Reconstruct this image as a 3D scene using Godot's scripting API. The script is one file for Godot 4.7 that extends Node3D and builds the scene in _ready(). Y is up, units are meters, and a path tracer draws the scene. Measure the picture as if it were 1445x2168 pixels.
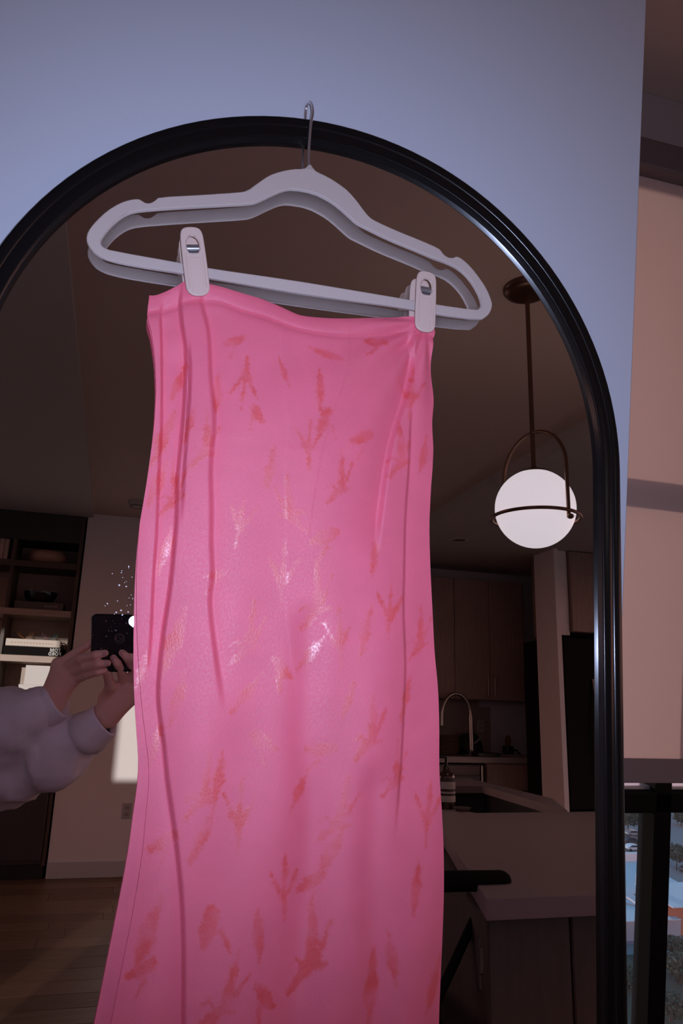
extends Node3D
# An arched black floor mirror leans on a wall; a coral skirt hangs in front of it, and the room behind the photographer shows in the glass.
# World: y up, floor at y = 0, the mirror wall at the back (negative z), the room in front of it. Metres.

const LEAN := 0.0837758            # the mirror leans back 4.8 degrees
const ARCH := Vector3(0, 1.5439, 0)                 # centre of the arch, front plane of the frame
const R_OUT := 0.38
const R_IN := 0.3535
const RECESS := 0.012              # the glass sits this far behind the frame's front
const CEIL := 2.82
const WIN_Z := -0.92               # window wall on the right
const FAR_Z := 5.75                # far wall with the built-in
const FRONT_Z := -0.075            # wall that the mirror leans on

var rng := RandomNumberGenerator.new()
var mats := {}
var used := {}
var mirror_basis: Basis

# ---------------------------------------------------------------- mesh builder
class MB:
	var v := PackedVector3Array()
	var n := PackedVector3Array()
	var uv := PackedVector2Array()
	var idx := PackedInt32Array()

	func quad(a: Vector3, b: Vector3, c: Vector3, d: Vector3) -> void:   # counter-clockwise from outside, flat
		var nn := (b - a).cross(c - a)
		if nn.length_squared() < 1e-16:
			nn = (c - a).cross(d - a)
		nn = nn.normalized()
		var k := v.size()
		for p in [a, b, c, d]:
			v.append(p); n.append(nn); uv.append(Vector2(p.x + p.z, p.y))
		idx.append_array(PackedInt32Array([k, k + 2, k + 1, k, k + 3, k + 2]))

	func tri(a: Vector3, b: Vector3, c: Vector3) -> void:
		var nn := (b - a).cross(c - a).normalized()
		var k := v.size()
		for p in [a, b, c]:
			v.append(p); n.append(nn); uv.append(Vector2(p.x + p.z, p.y))
		idx.append_array(PackedInt32Array([k, k + 2, k + 1]))

	# a smooth grid; rows x columns; outside is on the left of (column direction) x (row direction)
	func grid(rows: Array, wrap_c := false, wrap_r := false, uvs: Array = []) -> void:
		var nr := rows.size()
		var nc: int = rows[0].size()
		var k := v.size()
		for r in nr:
			var row: PackedVector3Array = rows[r]
			v.append_array(row)
			for c in nc:
				uv.append(uvs[r][c] if uvs.size() else Vector2(float(c) / nc, float(r) / nr))
		var nn := PackedVector3Array()
		nn.resize(nr * nc)
		var rr := nr if wrap_r else nr - 1
		var cc := nc if wrap_c else nc - 1
		for r in rr:
			var r2 := (r + 1) % nr
			for c in cc:
				var c2 := (c + 1) % nc
				var ia := r * nc + c
				var ib := r * nc + c2
				var ic := r2 * nc + c2
				var id := r2 * nc + c
				var fn := (v[k + ib] - v[k + ia]).cross(v[k + ic] - v[k + ia]) + (v[k + ic] - v[k + ia]).cross(v[k + id] - v[k + ia])
				nn[ia] += fn; nn[ib] += fn; nn[ic] += fn; nn[id] += fn
				idx.append_array(PackedInt32Array([k + ia, k + ic, k + ib, k + ia, k + id, k + ic]))
		for i in nn.size():
			n.append(nn[i].normalized() if nn[i].length_squared() > 1e-20 else Vector3.UP)

	func box(c: Vector3, s: Vector3, bev := 0.003, t := Transform3D()) -> void:
		var h := s / 2.0
		bev = minf(bev, minf(h.x, minf(h.y, h.z)) * 0.9)
		var i := h - Vector3.ONE * bev
		var q := func(ax: int, sg: float, a: float, b: float) -> Vector3:   # point on face ax
			var p := Vector3.ZERO
			p[ax] = sg * h[ax]
			p[(ax + 1) % 3] = a * i[(ax + 1) % 3]
			p[(ax + 2) % 3] = b * i[(ax + 2) % 3]
			return t * (p + c)
		for ax in 3:
			for sg in [-1.0, 1.0]:
				var a: Vector3 = q.call(ax, sg, -1.0, -1.0)
				var b: Vector3 = q.call(ax, sg, 1.0, -1.0)
				var cc: Vector3 = q.call(ax, sg, 1.0, 1.0)
				var d: Vector3 = q.call(ax, sg, -1.0, 1.0)
				if sg > 0: quad(a, b, cc, d)
				else: quad(a, d, cc, b)
		if bev <= 0.0:
			return
		for ax in 3:                                   # the twelve edges
			var e := (ax + 1) % 3
			var g := (ax + 2) % 3
			for se in [-1.0, 1.0]:
				for sg in [-1.0, 1.0]:
					var p := func(along: float, on_e: bool) -> Vector3:
						var w := Vector3.ZERO
						w[ax] = along * i[ax]
						w[e] = se * (h[e] if on_e else i[e])
						w[g] = sg * (i[g] if on_e else h[g])
						return t * (w + c)
					var a: Vector3 = p.call(-1.0, true)
					var b: Vector3 = p.call(1.0, true)
					var cc: Vector3 = p.call(1.0, false)
					var d: Vector3 = p.call(-1.0, false)
					if se * sg < 0: quad(a, b, cc, d)
					else: quad(a, d, cc, b)
		for sx in [-1.0, 1.0]:
			for sy in [-1.0, 1.0]:
				for sz in [-1.0, 1.0]:
					var a := t * (c + Vector3(sx * h.x, sy * i.y, sz * i.z))
					var b := t * (c + Vector3(sx * i.x, sy * h.y, sz * i.z))
					var d := t * (c + Vector3(sx * i.x, sy * i.y, sz * h.z))
					if sx * sy * sz > 0: tri(a, b, d)
					else: tri(a, d, b)

	func tube(pts: Array, rad, seg := 12, caps := true, closed := false) -> void:   # rad: a number or an array
		var rows := []
		var np := pts.size()
		var side := Vector3.ZERO
		for k in np:
			var t: Vector3
			if closed: t = (pts[(k + 1) % np] - pts[(k - 1 + np) % np]).normalized()
			else: t = (pts[mini(k + 1, np - 1)] - pts[maxi(k - 1, 0)]).normalized()
			if side == Vector3.ZERO:
				side = t.cross(Vector3.UP if absf(t.y) < 0.9 else Vector3.RIGHT).normalized()
			side = (side - t * side.dot(t)).normalized()
			var up := t.cross(side)
			var r: float = rad[k] if rad is Array or rad is PackedFloat32Array else rad
			var row := PackedVector3Array()
			for s in seg:
				var a := TAU * s / seg
				row.append(pts[k] + (side * cos(a) + up * sin(a)) * r)
			rows.append(row)
		grid(rows, true, closed)
		if caps and not closed:
			for e in [0, np - 1]:
				var row: PackedVector3Array = rows[e]
				for s in seg:
					if e == 0: tri(pts[e], row[(s + 1) % seg], row[s])
					else: tri(pts[e], row[s], row[(s + 1) % seg])

	func lathe(profile: Array, seg := 32, t := Transform3D()) -> void:   # profile: Vector2(radius, height), from bottom to top on the outside
		var rows := []
		for p in profile:
			var row := PackedVector3Array()
			for s in seg:
				var a := -TAU * s / seg
				row.append(t * Vector3(p.x * cos(a), p.y, p.x * sin(a)))
			rows.append(row)
		grid(rows, true, false)

	# a slab with the outline poly (x, y) between z0 and z1, its rims rounded off by bev; hole: an inner outline
	func prism(poly: PackedVector2Array, z0: float, z1: float, bev := 0.0, t := Transform3D(), hole := PackedVector2Array()) -> void:
		var out := poly.duplicate()
		if MB.area(out) < 0: out.reverse()
		var rim := [out]
		if hole.size():
			var h := hole.duplicate()
			if MB.area(h) > 0: h.reverse()
			rim.append(h)
		var ins := []
		for ring in rim:
			ins.append(MB.inset(ring, bev))
		var flat: PackedVector2Array = ins[0].duplicate()
		if rim.size() > 1:
			flat = MB.bridge(ins[0], ins[1])
		var tr := Geometry2D.triangulate_polygon(flat)
		for k in range(0, tr.size(), 3):
			var a := flat[tr[k]]
			var b := flat[tr[k + 1]]
			var c := flat[tr[k + 2]]
			if (b - a).cross(c - a) < 0:
				var w := b
				b = c
				c = w
			tri(t * Vector3(a.x, a.y, z1), t * Vector3(b.x, b.y, z1), t * Vector3(c.x, c.y, z1))
			tri(t * Vector3(a.x, a.y, z0), t * Vector3(c.x, c.y, z0), t * Vector3(b.x, b.y, z0))
		for q in rim.size():
			var o: PackedVector2Array = rim[q]
			var i: PackedVector2Array = ins[q]
			var rows := []
			var steps := [[1.0, z0], [0.3, z0 + bev * 0.3], [0.0, z0 + bev], [0.0, z1 - bev], [0.3, z1 - bev * 0.3], [1.0, z1]] if bev > 0 else [[0.0, z0], [0.0, z1]]
			for s in steps:
				var row := PackedVector3Array()
				for k in o.size():
					var p := o[k].lerp(i[k], s[0])
					row.append(t * Vector3(p.x, p.y, s[1]))
				rows.append(row)
			grid(rows, true, false)

	static func area(p: PackedVector2Array) -> float:
		var a := 0.0
		for k in p.size():
			a += p[k].cross(p[(k + 1) % p.size()])
		return a / 2.0

	static func inset(p: PackedVector2Array, d: float) -> PackedVector2Array:   # to the left of the running direction
		var out := PackedVector2Array()
		for k in p.size():
			var a := (p[k] - p[(k - 1 + p.size()) % p.size()]).normalized()
			var b := (p[(k + 1) % p.size()] - p[k]).normalized()
			var m := (Vector2(-a.y, a.x) + Vector2(-b.y, b.x))
			m = m.normalized() if m.length() > 0.01 else Vector2(-a.y, a.x)
			out.append(p[k] + m * d)
		return out

	static func bridge(o: PackedVector2Array, h: PackedVector2Array) -> PackedVector2Array:
		var best := 1e9
		var bi := 0
		var bj := 0
		for i in o.size():
			for j in h.size():
				var dd := o[i].distance_squared_to(h[j])
				if dd < best:
					best = dd; bi = i; bj = j
		var r := PackedVector2Array()
		for k in o.size() + 1:
			r.append(o[(bi + k) % o.size()])
		for k in h.size() + 1:
			r.append(h[(bj + k) % h.size()])
		return r

	func mesh() -> ArrayMesh:
		var a := []
		a.resize(Mesh.ARRAY_MAX)
		a[Mesh.ARRAY_VERTEX] = v
		a[Mesh.ARRAY_NORMAL] = n
		a[Mesh.ARRAY_TEX_UV] = uv
		a[Mesh.ARRAY_INDEX] = idx
		var m := ArrayMesh.new()
		m.add_surface_from_arrays(Mesh.PRIMITIVE_TRIANGLES, a)
		return m

# ---------------------------------------------------------------- naming and tagging
func numbered(called: String) -> String:
	var k: int = used.get(called, 0)
	used[called] = k + 1
	return called if k == 0 else "%s_%03d" % [called, k]

func thing(called: String, label: String, category: String, at := Vector3.ZERO, group := "", b := Basis()) -> Node3D:
	var o := Node3D.new()
	o.name = numbered(called)
	add_child(o)
	o.transform = Transform3D(b, at)
	return tag(o, label, category, group)

func tag(o: Node3D, label: String, category: String, group := "") -> Node3D:
	o.set_meta("label", label)
	o.set_meta("category", category)
	if group: o.set_meta("group", group)
	return o

func part(called: String, mb, material: Material, parent: Node3D, label := "") -> MeshInstance3D:
	var o := MeshInstance3D.new()
	o.name = called
	o.mesh = mb.mesh() if mb is MB else mb
	o.material_override = material
	parent.add_child(o, true)
	if label: o.set_meta("label", label)
	return o

func struct(called: String, mb, material: Material, label := "") -> MeshInstance3D:
	var o := part(called, mb, material, self)
	o.set_meta("kind", "structure")
	if label: o.set_meta("label", label)
	return o

func bx(c: Vector3, s: Vector3, bev := 0.003, t := Transform3D()) -> MB:
	var mb := MB.new()
	mb.box(c, s, bev, t)
	return mb

func span(x0: float, x1: float, y0: float, y1: float, z0: float, z1: float, bev := 0.003) -> MB:
	return bx(Vector3((x0 + x1) / 2, (y0 + y1) / 2, (z0 + z1) / 2), Vector3(absf(x1 - x0), absf(y1 - y0), absf(z1 - z0)), bev)

# ---------------------------------------------------------------- materials (colours given as linear reflectance)
func mat(called: String, r: float, g: float, b: float, rough := 0.6, metal := 0.0, spec := 0.5) -> StandardMaterial3D:
	if mats.has(called): return mats[called]
	var m := StandardMaterial3D.new()
	m.resource_name = called
	m.albedo_color = Color(r, g, b).linear_to_srgb()
	m.roughness = rough
	m.metallic = metal
	m.metallic_specular = spec
	mats[called] = m
	return m

func noise_tex(freq: float, seed_: int, size := 256, octaves := 4) -> NoiseTexture2D:
	var f := FastNoiseLite.new()
	f.seed = seed_
	f.frequency = freq
	f.fractal_octaves = octaves
	var t := NoiseTexture2D.new()
	t.width = size
	t.height = size
	t.seamless = true
	t.noise = f
	return t

func relief(m: StandardMaterial3D, t: Texture2D, cm: float, scale := 1.0) -> void:
	m.heightmap_enabled = true
	m.heightmap_texture = t
	m.heightmap_scale = cm
	m.uv1_triplanar = true
	m.uv1_world_triplanar = true
	m.uv1_scale = Vector3.ONE * scale

func wood(called: String, dark: Color, light: Color, rough: float, along_x: bool, seed_: int) -> StandardMaterial3D:   # grain as an image, stretched along the board
	if mats.has(called): return mats[called]
	var f := FastNoiseLite.new()
	f.seed = seed_
	f.frequency = 1.0
	var im := Image.create(256, 256, false, Image.FORMAT_RGB8)
	for y in 256:
		for x in 256:
			var a := f.get_noise_2d(x * 0.012, y * 0.11) * 0.6 + f.get_noise_2d(x * 0.05 + 70.0, y * 0.6) * 0.4
			var c := dark.lerp(light, clampf(0.5 + a * 0.9, 0.0, 1.0)).linear_to_srgb()
			if along_x: im.set_pixel(x, y, c)
			else: im.set_pixel(y, x, c)
	var m := StandardMaterial3D.new()
	m.resource_name = called
	m.albedo_texture = ImageTexture.create_from_image(im)
	m.roughness = rough
	m.metallic_specular = 0.45
	m.uv1_triplanar = true
	m.uv1_world_triplanar = true
	m.uv1_scale = Vector3.ONE * 0.9
	mats[called] = m
	return m

func smooth_closed(p: PackedVector2Array, times := 2) -> PackedVector2Array:   # corner cutting
	for t in times:
		var q := PackedVector2Array()
		for k in p.size():
			var a := p[k]
			var b := p[(k + 1) % p.size()]
			q.append(a.lerp(b, 0.25))
			q.append(a.lerp(b, 0.75))
		p = q
	return p

func along(t: float, p: PackedVector2Array) -> float:   # piecewise curve y(x), x rising
	if t <= p[0].x: return p[0].y
	for k in range(1, p.size()):
		if t <= p[k].x:
			var a := p[k - 1]
			var b := p[k]
			var s := (t - a.x) / maxf(b.x - a.x, 1e-6)
			var m0 := (b.y - p[maxi(k - 2, 0)].y) / maxf(b.x - p[maxi(k - 2, 0)].x, 1e-6) * (b.x - a.x)
			var nx := p[mini(k + 1, p.size() - 1)]
			var m1 := (nx.y - a.y) / maxf(nx.x - a.x, 1e-6) * (b.x - a.x)
			return (2 * s * s * s - 3 * s * s + 1) * a.y + (s * s * s - 2 * s * s + s) * m0 + (3 * s * s - 2 * s * s * s) * b.y + (s * s * s - s * s) * m1
	return p[p.size() - 1].y

# ---------------------------------------------------------------- bodies: smooth union of tapered bones, meshed with surface nets
func bones_mesh(mb: MB, bones: Array, cell: float, k: float, bump := 0.0, bump_freq := 12.0) -> void:   # bone: [a, ra, b, rb] and, for its own blending width, [.., k]
	var lo := Vector3.ONE * 1e9
	var hi := -lo
	for b in bones:
		var r := maxf(b[1], b[3]) + k + cell * 3
		for p in [b[0], b[2]]:
			lo = lo.min(p - Vector3.ONE * r)
			hi = hi.max(p + Vector3.ONE * r)
	var nx := int((hi.x - lo.x) / cell) + 2
	var ny := int((hi.y - lo.y) / cell) + 2
	var nz := int((hi.z - lo.z) / cell) + 2
	var f := PackedFloat32Array()
	f.resize(nx * ny * nz)
	f.fill(9.0)
	var fn := FastNoiseLite.new()
	fn.seed = 5
	fn.frequency = bump_freq
	for b in bones:
		var a: Vector3 = b[0]
		var ra: float = b[1]
		var rb: float = b[3]
		var kk: float = b[4] if b.size() > 4 else k
		var ab: Vector3 = b[2] - a
		var l2 := maxf(ab.length_squared(), 1e-9)
		var reach := maxf(ra, rb) + kk + cell * 2
		var blo := (a.min(b[2]) - Vector3.ONE * reach - lo) / cell
		var bhi := (a.max(b[2]) + Vector3.ONE * reach - lo) / cell
		for iz in range(maxi(0, int(blo.z)), mini(nz, int(bhi.z) + 2)):
			for iy in range(maxi(0, int(blo.y)), mini(ny, int(bhi.y) + 2)):
				var o := (iz * ny + iy) * nx
				for ix in range(maxi(0, int(blo.x)), mini(nx, int(bhi.x) + 2)):
					var p := lo + Vector3(ix, iy, iz) * cell
					var t := clampf((p - a).dot(ab) / l2, 0.0, 1.0)
					var d := p.distance_to(a + ab * t) - lerpf(ra, rb, t)
					var w := f[o + ix]
					if w > 8.0: f[o + ix] = d
					else:
						var h := maxf(kk - absf(w - d), 0.0) / kk
						f[o + ix] = minf(w, d) - h * h * kk * 0.25
	if bump > 0.0:
		for iz in nz:
			for iy in ny:
				var o := (iz * ny + iy) * nx
				for ix in nx:
					if absf(f[o + ix]) < bump * 2 + cell * 2:
						var p := lo + Vector3(ix, iy, iz) * cell
						f[o + ix] += bump * fn.get_noise_3d(p.x, p.y * 0.6, p.z)
	var at := PackedInt32Array()
	at.resize(nx * ny * nz)
	at.fill(-1)
	var first := mb.v.size()
	var nxy := nx * ny
	var off := [0, 1, nx, nx + 1, nxy, nxy + 1, nxy + nx, nxy + nx + 1]
	var edges := [[0, 1], [2, 3], [4, 5], [6, 7], [0, 2], [1, 3], [4, 6], [5, 7], [0, 4], [1, 5], [2, 6], [3, 7]]
	for iz in nz - 1:
		for iy in ny - 1:
			for ix in nx - 1:
				var o := (iz * ny + iy) * nx + ix
				var f0 := f[o]
				if f0 > cell * 2.5 or f0 < -cell * 2.5: continue
				var inside := 0
				for c in 8:
					if f[o + off[c]] < 0.0: inside += 1
				if inside == 0 or inside == 8: continue
				var s := Vector3.ZERO
				var cnt := 0
				for e in edges:
					var fa := f[o + off[e[0]]]
					var fb := f[o + off[e[1]]]
					if (fa < 0.0) != (fb < 0.0):
						var t := fa / (fa - fb)
						var pa := Vector3(e[0] & 1, (e[0] >> 1) & 1, e[0] >> 2)
						var pb := Vector3(e[1] & 1, (e[1] >> 1) & 1, e[1] >> 2)
						s += pa.lerp(pb, t)
						cnt += 1
				at[o] = mb.v.size()
				mb.v.append(lo + (Vector3(ix, iy, iz) + s / cnt) * cell)
				mb.n.append(Vector3.ZERO)
				mb.uv.append(Vector2.ZERO)
	for iz in range(1, nz - 1):
		for iy in range(1, ny - 1):
			for ix in range(1, nx - 1):
				var o := (iz * ny + iy) * nx + ix
				if at[o] < 0: continue
				for ax in 3:
					var da: int = [1, nx, nxy][ax]
					var db: int = [nx, nxy, 1][ax]
					var dc: int = [nxy, 1, nx][ax]
					var fa := f[o]
					var fb := f[o + da]
					if (fa < 0.0) == (fb < 0.0): continue
					var q := [at[o - db - dc], at[o - dc], at[o], at[o - db]]
					if q.min() < 0: continue
					if fa > 0.0: q.reverse()
					var nn := (mb.v[q[1]] - mb.v[q[0]]).cross(mb.v[q[2]] - mb.v[q[0]]) + (mb.v[q[2]] - mb.v[q[0]]).cross(mb.v[q[3]] - mb.v[q[0]])
					for j in q: mb.n[j] += nn
					mb.idx.append_array(PackedInt32Array([q[0], q[2], q[1], q[0], q[3], q[2]]))
	for i in range(first, mb.v.size()):
		mb.n[i] = mb.n[i].normalized()

func chain(pts: Array, radii: Array, k := 0.003) -> Array:
	var out := []
	for i in pts.size() - 1:
		out.append([pts[i], radii[i], pts[i + 1], radii[i + 1], k])
	return out

func ball(mb: MB, c: Vector3, r: Vector3, seg := 20, rings := 12) -> void:
	var rows := []
	for j in rings + 1:
		var a := -PI / 2 + PI * j / rings
		var row := PackedVector3Array()
		for s in seg:
			var b := -TAU * s / seg
			row.append(c + Vector3(cos(a) * cos(b) * r.x, sin(a) * r.y, cos(a) * sin(b) * r.z))
		rows.append(row)
	mb.grid(rows, true, false)

# ================================================================ the scene
func _ready() -> void:
	rng.seed = 11
	mirror_basis = Basis(Vector3.RIGHT, Vector3(0, cos(LEAN), -sin(LEAN)), Vector3(0, sin(LEAN), cos(LEAN)))
	# ---- camera, sky, sun, flash, exposure
	var cam := Camera3D.new()
	cam.name = "camera"
	cam.transform = Transform3D(Basis(Vector3(0.959518, 0.075223, 0.271418), Vector3(-0.099062, 0.992235, 0.075208), Vector3(-0.263653, -0.099050, 0.959519)), Vector3(-0.1916, 1.38, 0.7991))
	cam.fov = 67.9805
	cam.near = 0.01
	cam.far = 1500.0
	cam.current = true
	add_child(cam)
	var env := Environment.new()
	env.background_mode = Environment.BG_SKY
	var skym := ProceduralSkyMaterial.new()
	skym.sky_top_color = Color(0.06, 0.36, 0.66).linear_to_srgb()
	skym.sky_horizon_color = Color(2.90, 1.22, 0.84).linear_to_srgb()
	skym.ground_horizon_color = Color(0.16, 0.19, 0.27).linear_to_srgb()
	skym.ground_bottom_color = Color(0.05, 0.06, 0.09).linear_to_srgb()
	skym.sun_angle_max = 12.0
	var sky := Sky.new()
	sky.sky_material = skym
	env.sky = sky
	env.background_energy_multiplier = 1.0
	env.tonemap_mode = Environment.TONE_MAPPER_LINEAR
	env.tonemap_exposure = 1.0
	env.sdfgi_enabled = true
	env.ssao_enabled = true
	env.ssil_enabled = true
	var we := WorldEnvironment.new()
	we.name = "environment"
	we.environment = env
	add_child(we)
	var sun := DirectionalLight3D.new()
	sun.name = "sun"
	sun.light_color = Color(1.0, 0.99, 0.98).linear_to_srgb()
	sun.light_energy = 0.87
	sun.light_angular_distance = 0.6
	sun.shadow_enabled = true
	add_child(sun)
	sun.look_at_from_position(Vector3.ZERO, Vector3(0.319, -0.070, 0.948))
	var flash := SpotLight3D.new()
	flash.name = "camera_flash_light"
	flash.light_color = Color(0.55, 0.65, 1.0).linear_to_srgb()
	flash.light_energy = 0.72
	flash.light_size = 0.006
	flash.spot_range = 12.0
	flash.spot_attenuation = 2.0
	flash.spot_angle = 51.0
	flash.spot_angle_attenuation = 1.0
	flash.shadow_enabled = true
	add_child(flash)
	var cb := cam.transform.basis
	flash.look_at_from_position(cam.position + cb * Vector3(0.028, 0.034, -0.004), cam.position + cb * Vector3(-0.05, 0.07, -1.0), cb.y)
	room()
	outside()
	mirror()
	hanger()
	skirt()
	person()
	device()
	pendant()
	built_in()
	kitchen()
	island()

# ---------------------------------------------------------------- setting
func room() -> void:
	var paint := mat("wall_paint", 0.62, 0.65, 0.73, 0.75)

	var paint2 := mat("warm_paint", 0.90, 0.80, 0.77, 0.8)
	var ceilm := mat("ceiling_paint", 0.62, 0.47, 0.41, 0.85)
	var dark := mat("window_frame_bronze", 0.010, 0.008, 0.007, 0.85, 0.0, 0.08)
	# the mirror wall: a thick pier behind the mirror, thin wall with tall windows to its left (out of the picture)
	var front := MB.new()
	var x0 := -4.6
	front.box(Vector3(-0.2275, CEIL / 2, (FRONT_Z - 1.08) / 2), Vector3(1.345, CEIL, FRONT_Z + 1.08 - 0.0), 0.002)
	# openings [x0, x1, y0, y1] in the left part
	var open := [[-3.45, -2.60, 1.72, 2.27], [-2.14, -1.80, 1.10, 2.42], [-1.79, -1.52, 0.06, 2.42]]
	var xs := [x0]
	for o in open:
		xs.append(o[0]); xs.append(o[1])
	xs.append(-0.9)
	for k in range(0, xs.size(), 2):
		front.box(Vector3((xs[k] + xs[k + 1]) / 2, CEIL / 2, FRONT_Z - 0.06), Vector3(xs[k + 1] - xs[k], CEIL, 0.12), 0.0)
	for o in open:
		front.box(Vector3((o[0] + o[1]) / 2, o[2] / 2, FRONT_Z - 0.06), Vector3(o[1] - o[0], o[2], 0.12), 0.0)
		front.box(Vector3((o[0] + o[1]) / 2, (o[3] + CEIL) / 2, FRONT_Z - 0.06), Vector3(o[1] - o[0], CEIL - o[3], 0.12), 0.0)
	struct("wall_front", front, paint)
	var pane_mat := mat("window_glass", 1, 1, 1, 0.0)
	pane_mat.transparency = BaseMaterial3D.TRANSPARENCY_ALPHA
	pane_mat.albedo_color = Color(0.9, 0.95, 1.0, 0.04)
	for k in open.size():
		var o: Array = open[k]
		var w := Node3D.new()
		w.name = "window_%d" % (k + 2)
		w.set_meta("kind", "structure")
		add_child(w)
		var fr := MB.new()
		fr.box(Vector3(o[0] + 0.015, (o[2] + o[3]) / 2, FRONT_Z - 0.05), Vector3(0.03, o[3] - o[2], 0.05))
		fr.box(Vector3(o[1] - 0.015, (o[2] + o[3]) / 2, FRONT_Z - 0.05), Vector3(0.03, o[3] - o[2], 0.05))
		fr.box(Vector3((o[0] + o[1]) / 2, o[2] + 0.015, FRONT_Z - 0.05), Vector3(o[1] - o[0], 0.03, 0.05))
		fr.box(Vector3((o[0] + o[1]) / 2, o[3] - 0.015, FRONT_Z - 0.05), Vector3(o[1] - o[0], 0.03, 0.05))
		part("window_frame", fr, dark, w)
		part("pane", span(o[0] + 0.03, o[1] - 0.03, o[2] + 0.03, o[3] - 0.03, FRONT_Z - 0.053, FRONT_Z - 0.047, 0.0), pane_mat, w)
	# far wall: left part holds the built-in's niche, kitchen wall further back
	struct("wall_back", span(-0.545, 2.1, 0, CEIL, FAR_Z, FAR_Z + 0.72, 0.0), paint2)
	struct("wall_niche", span(-4.6, -0.545, 0, CEIL, FAR_Z + 0.40, FAR_Z + 0.55, 0.0), paint2)
	struct("wall_kitchen", span(2.1, 4.75, 0, CEIL, 6.32, 6.47, 0.0), mat("kitchen_paint", 0.60, 0.56, 0.60, 0.8))
	struct("wall_pier", span(3.40, 3.445, 0, 2.72, 5.0, 5.34, 0.002), paint2)
	struct("wall_pier_001", span(3.446, 3.565, 1.97, 2.72, 5.06, 5.34, 0.002), paint2)
	var rw := MB.new()                                   # the right wall has a wide window too (out of the picture)
	for e in [[0.0, CEIL, -1.1, 0.6], [0.0, CEIL, 4.2, 6.47], [0.0, 0.5, 0.6, 4.2], [2.55, CEIL, 0.6, 4.2]]:
		rw.box(Vector3(4.675, (e[0] + e[1]) / 2, (e[2] + e[3]) / 2), Vector3(0.15, e[1] - e[0], e[3] - e[2]), 0.0)
	struct("wall_right", rw, paint2)
	var rwin := Node3D.new()
	rwin.name = "window_6"
	rwin.set_meta("kind", "structure")
	add_child(rwin)
	for k in 4:
		part("mullion", span(4.64, 4.70, 0.5, 2.55, 0.6 + k * 1.187, 0.64 + k * 1.187), dark, rwin)
		if k < 3: part("pane", span(4.667, 4.673, 0.5, 2.55, 0.64 + k * 1.187, 1.787 + k * 1.187, 0.0), pane_mat, rwin)
	var lw := MB.new()                                   # the left wall is mostly window (out of the picture)
	for e in [[0.0, CEIL, -0.2, 2.4], [0.0, CEIL, 5.7, 6.3], [0.0, 0.06, 2.4, 5.7], [2.74, CEIL, 2.4, 5.7]]:
		lw.box(Vector3(-4.675, (e[0] + e[1]) / 2, (e[2] + e[3]) / 2), Vector3(0.15, e[1] - e[0], e[3] - e[2]), 0.0)
	struct("wall_left", lw, paint2)
	var lwin := Node3D.new()
	lwin.name = "window_5"
	lwin.set_meta("kind", "structure")
	add_child(lwin)
	for k in 4:
		part("mullion", span(-4.70, -4.64, 0.06, 2.74, 2.4 + k * 1.087, 2.44 + k * 1.087), dark, lwin)
		if k < 3: part("pane", span(-4.673, -4.667, 0.06, 2.74, 2.44 + k * 1.087, 3.487 + k * 1.087, 0.0), pane_mat, lwin)
	# ceiling, its lowered parts
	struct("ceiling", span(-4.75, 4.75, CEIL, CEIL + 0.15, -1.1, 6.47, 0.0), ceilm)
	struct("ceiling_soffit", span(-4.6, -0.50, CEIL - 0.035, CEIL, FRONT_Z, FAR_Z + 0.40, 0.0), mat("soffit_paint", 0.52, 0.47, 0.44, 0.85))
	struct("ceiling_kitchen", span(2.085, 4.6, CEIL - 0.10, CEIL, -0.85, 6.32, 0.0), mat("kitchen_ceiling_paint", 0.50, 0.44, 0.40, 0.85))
	# floor: screed and oak boards
	var base_floor := struct("floor", span(-4.75, 4.75, -0.2, -0.012, -1.1, 6.47, 0.0), mat("floor_gap", 0.05, 0.03, 0.02, 0.8))
	var oaks := [wood("oak_a", Color(0.20, 0.095, 0.05), Color(0.30, 0.15, 0.08), 0.42, true, 4), wood("oak_b", Color(0.17, 0.08, 0.042), Color(0.26, 0.125, 0.068), 0.45, true, 8), wood("oak_c", Color(0.23, 0.11, 0.06), Color(0.33, 0.17, 0.095), 0.40, true, 15)]
	var z := FAR_Z + 0.38
	var row := 0
	while z > -1.0:
		var zn := maxf(z - 0.18, -1.05)
		var x := -4.6 - rng.randf() * 1.6
		while x < 4.6:
			var xn := minf(x + 1.9, 4.6)
			if xn > -4.55:
				part("plank", span(maxf(x, -4.6) + 0.0012, xn - 0.0012, -0.012, 0.0, zn + 0.0012, z - 0.0012, 0.0015), oaks[rng.randi() % 3], base_floor)
			x += 1.9
		z -= 0.18
		row += 1
	struct("baseboard_back", span(-0.545, 2.1, 0, 0.115, FAR_Z - 0.014, FAR_Z, 0.004), mat("baseboard_paint", 0.62, 0.58, 0.56, 0.5))
	# window wall to the right behind the pier: header, sill-high rail, mullions, panes, roller shade
	struct("wall_window", span(0.1, 4.6, 2.56, CEIL, WIN_Z - 0.14, WIN_Z, 0.002), mat("header_paint", 0.42, 0.36, 0.36, 0.8))
	var win := Node3D.new()
	win.name = "window_1"
	win.set_meta("kind", "structure")
	add_child(win)
	for e in [[Vector3(1.2061, 0.6425, -0.95), 0.052], [Vector3(2.6, 0, 0), 0.06], [Vector3(3.6, 0, 0), 0.06], [Vector3(0.45, 0, 0), 0.06]]:
		part("mullion", span(e[0].x - 0.004, e[0].x + e[1] - 0.004, 0.0, 2.56, WIN_Z - 0.10, WIN_Z - 0.03), dark, win)
	var lo := Vector3(1.1354, 0.8547, -0.95)
	var hi := Vector3(1.1332, 0.9061, -0.95)
	part("rail", span(0.42, 4.6, lo.y, hi.y, WIN_Z - 0.10, WIN_Z - 0.03), dark, win)
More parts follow.
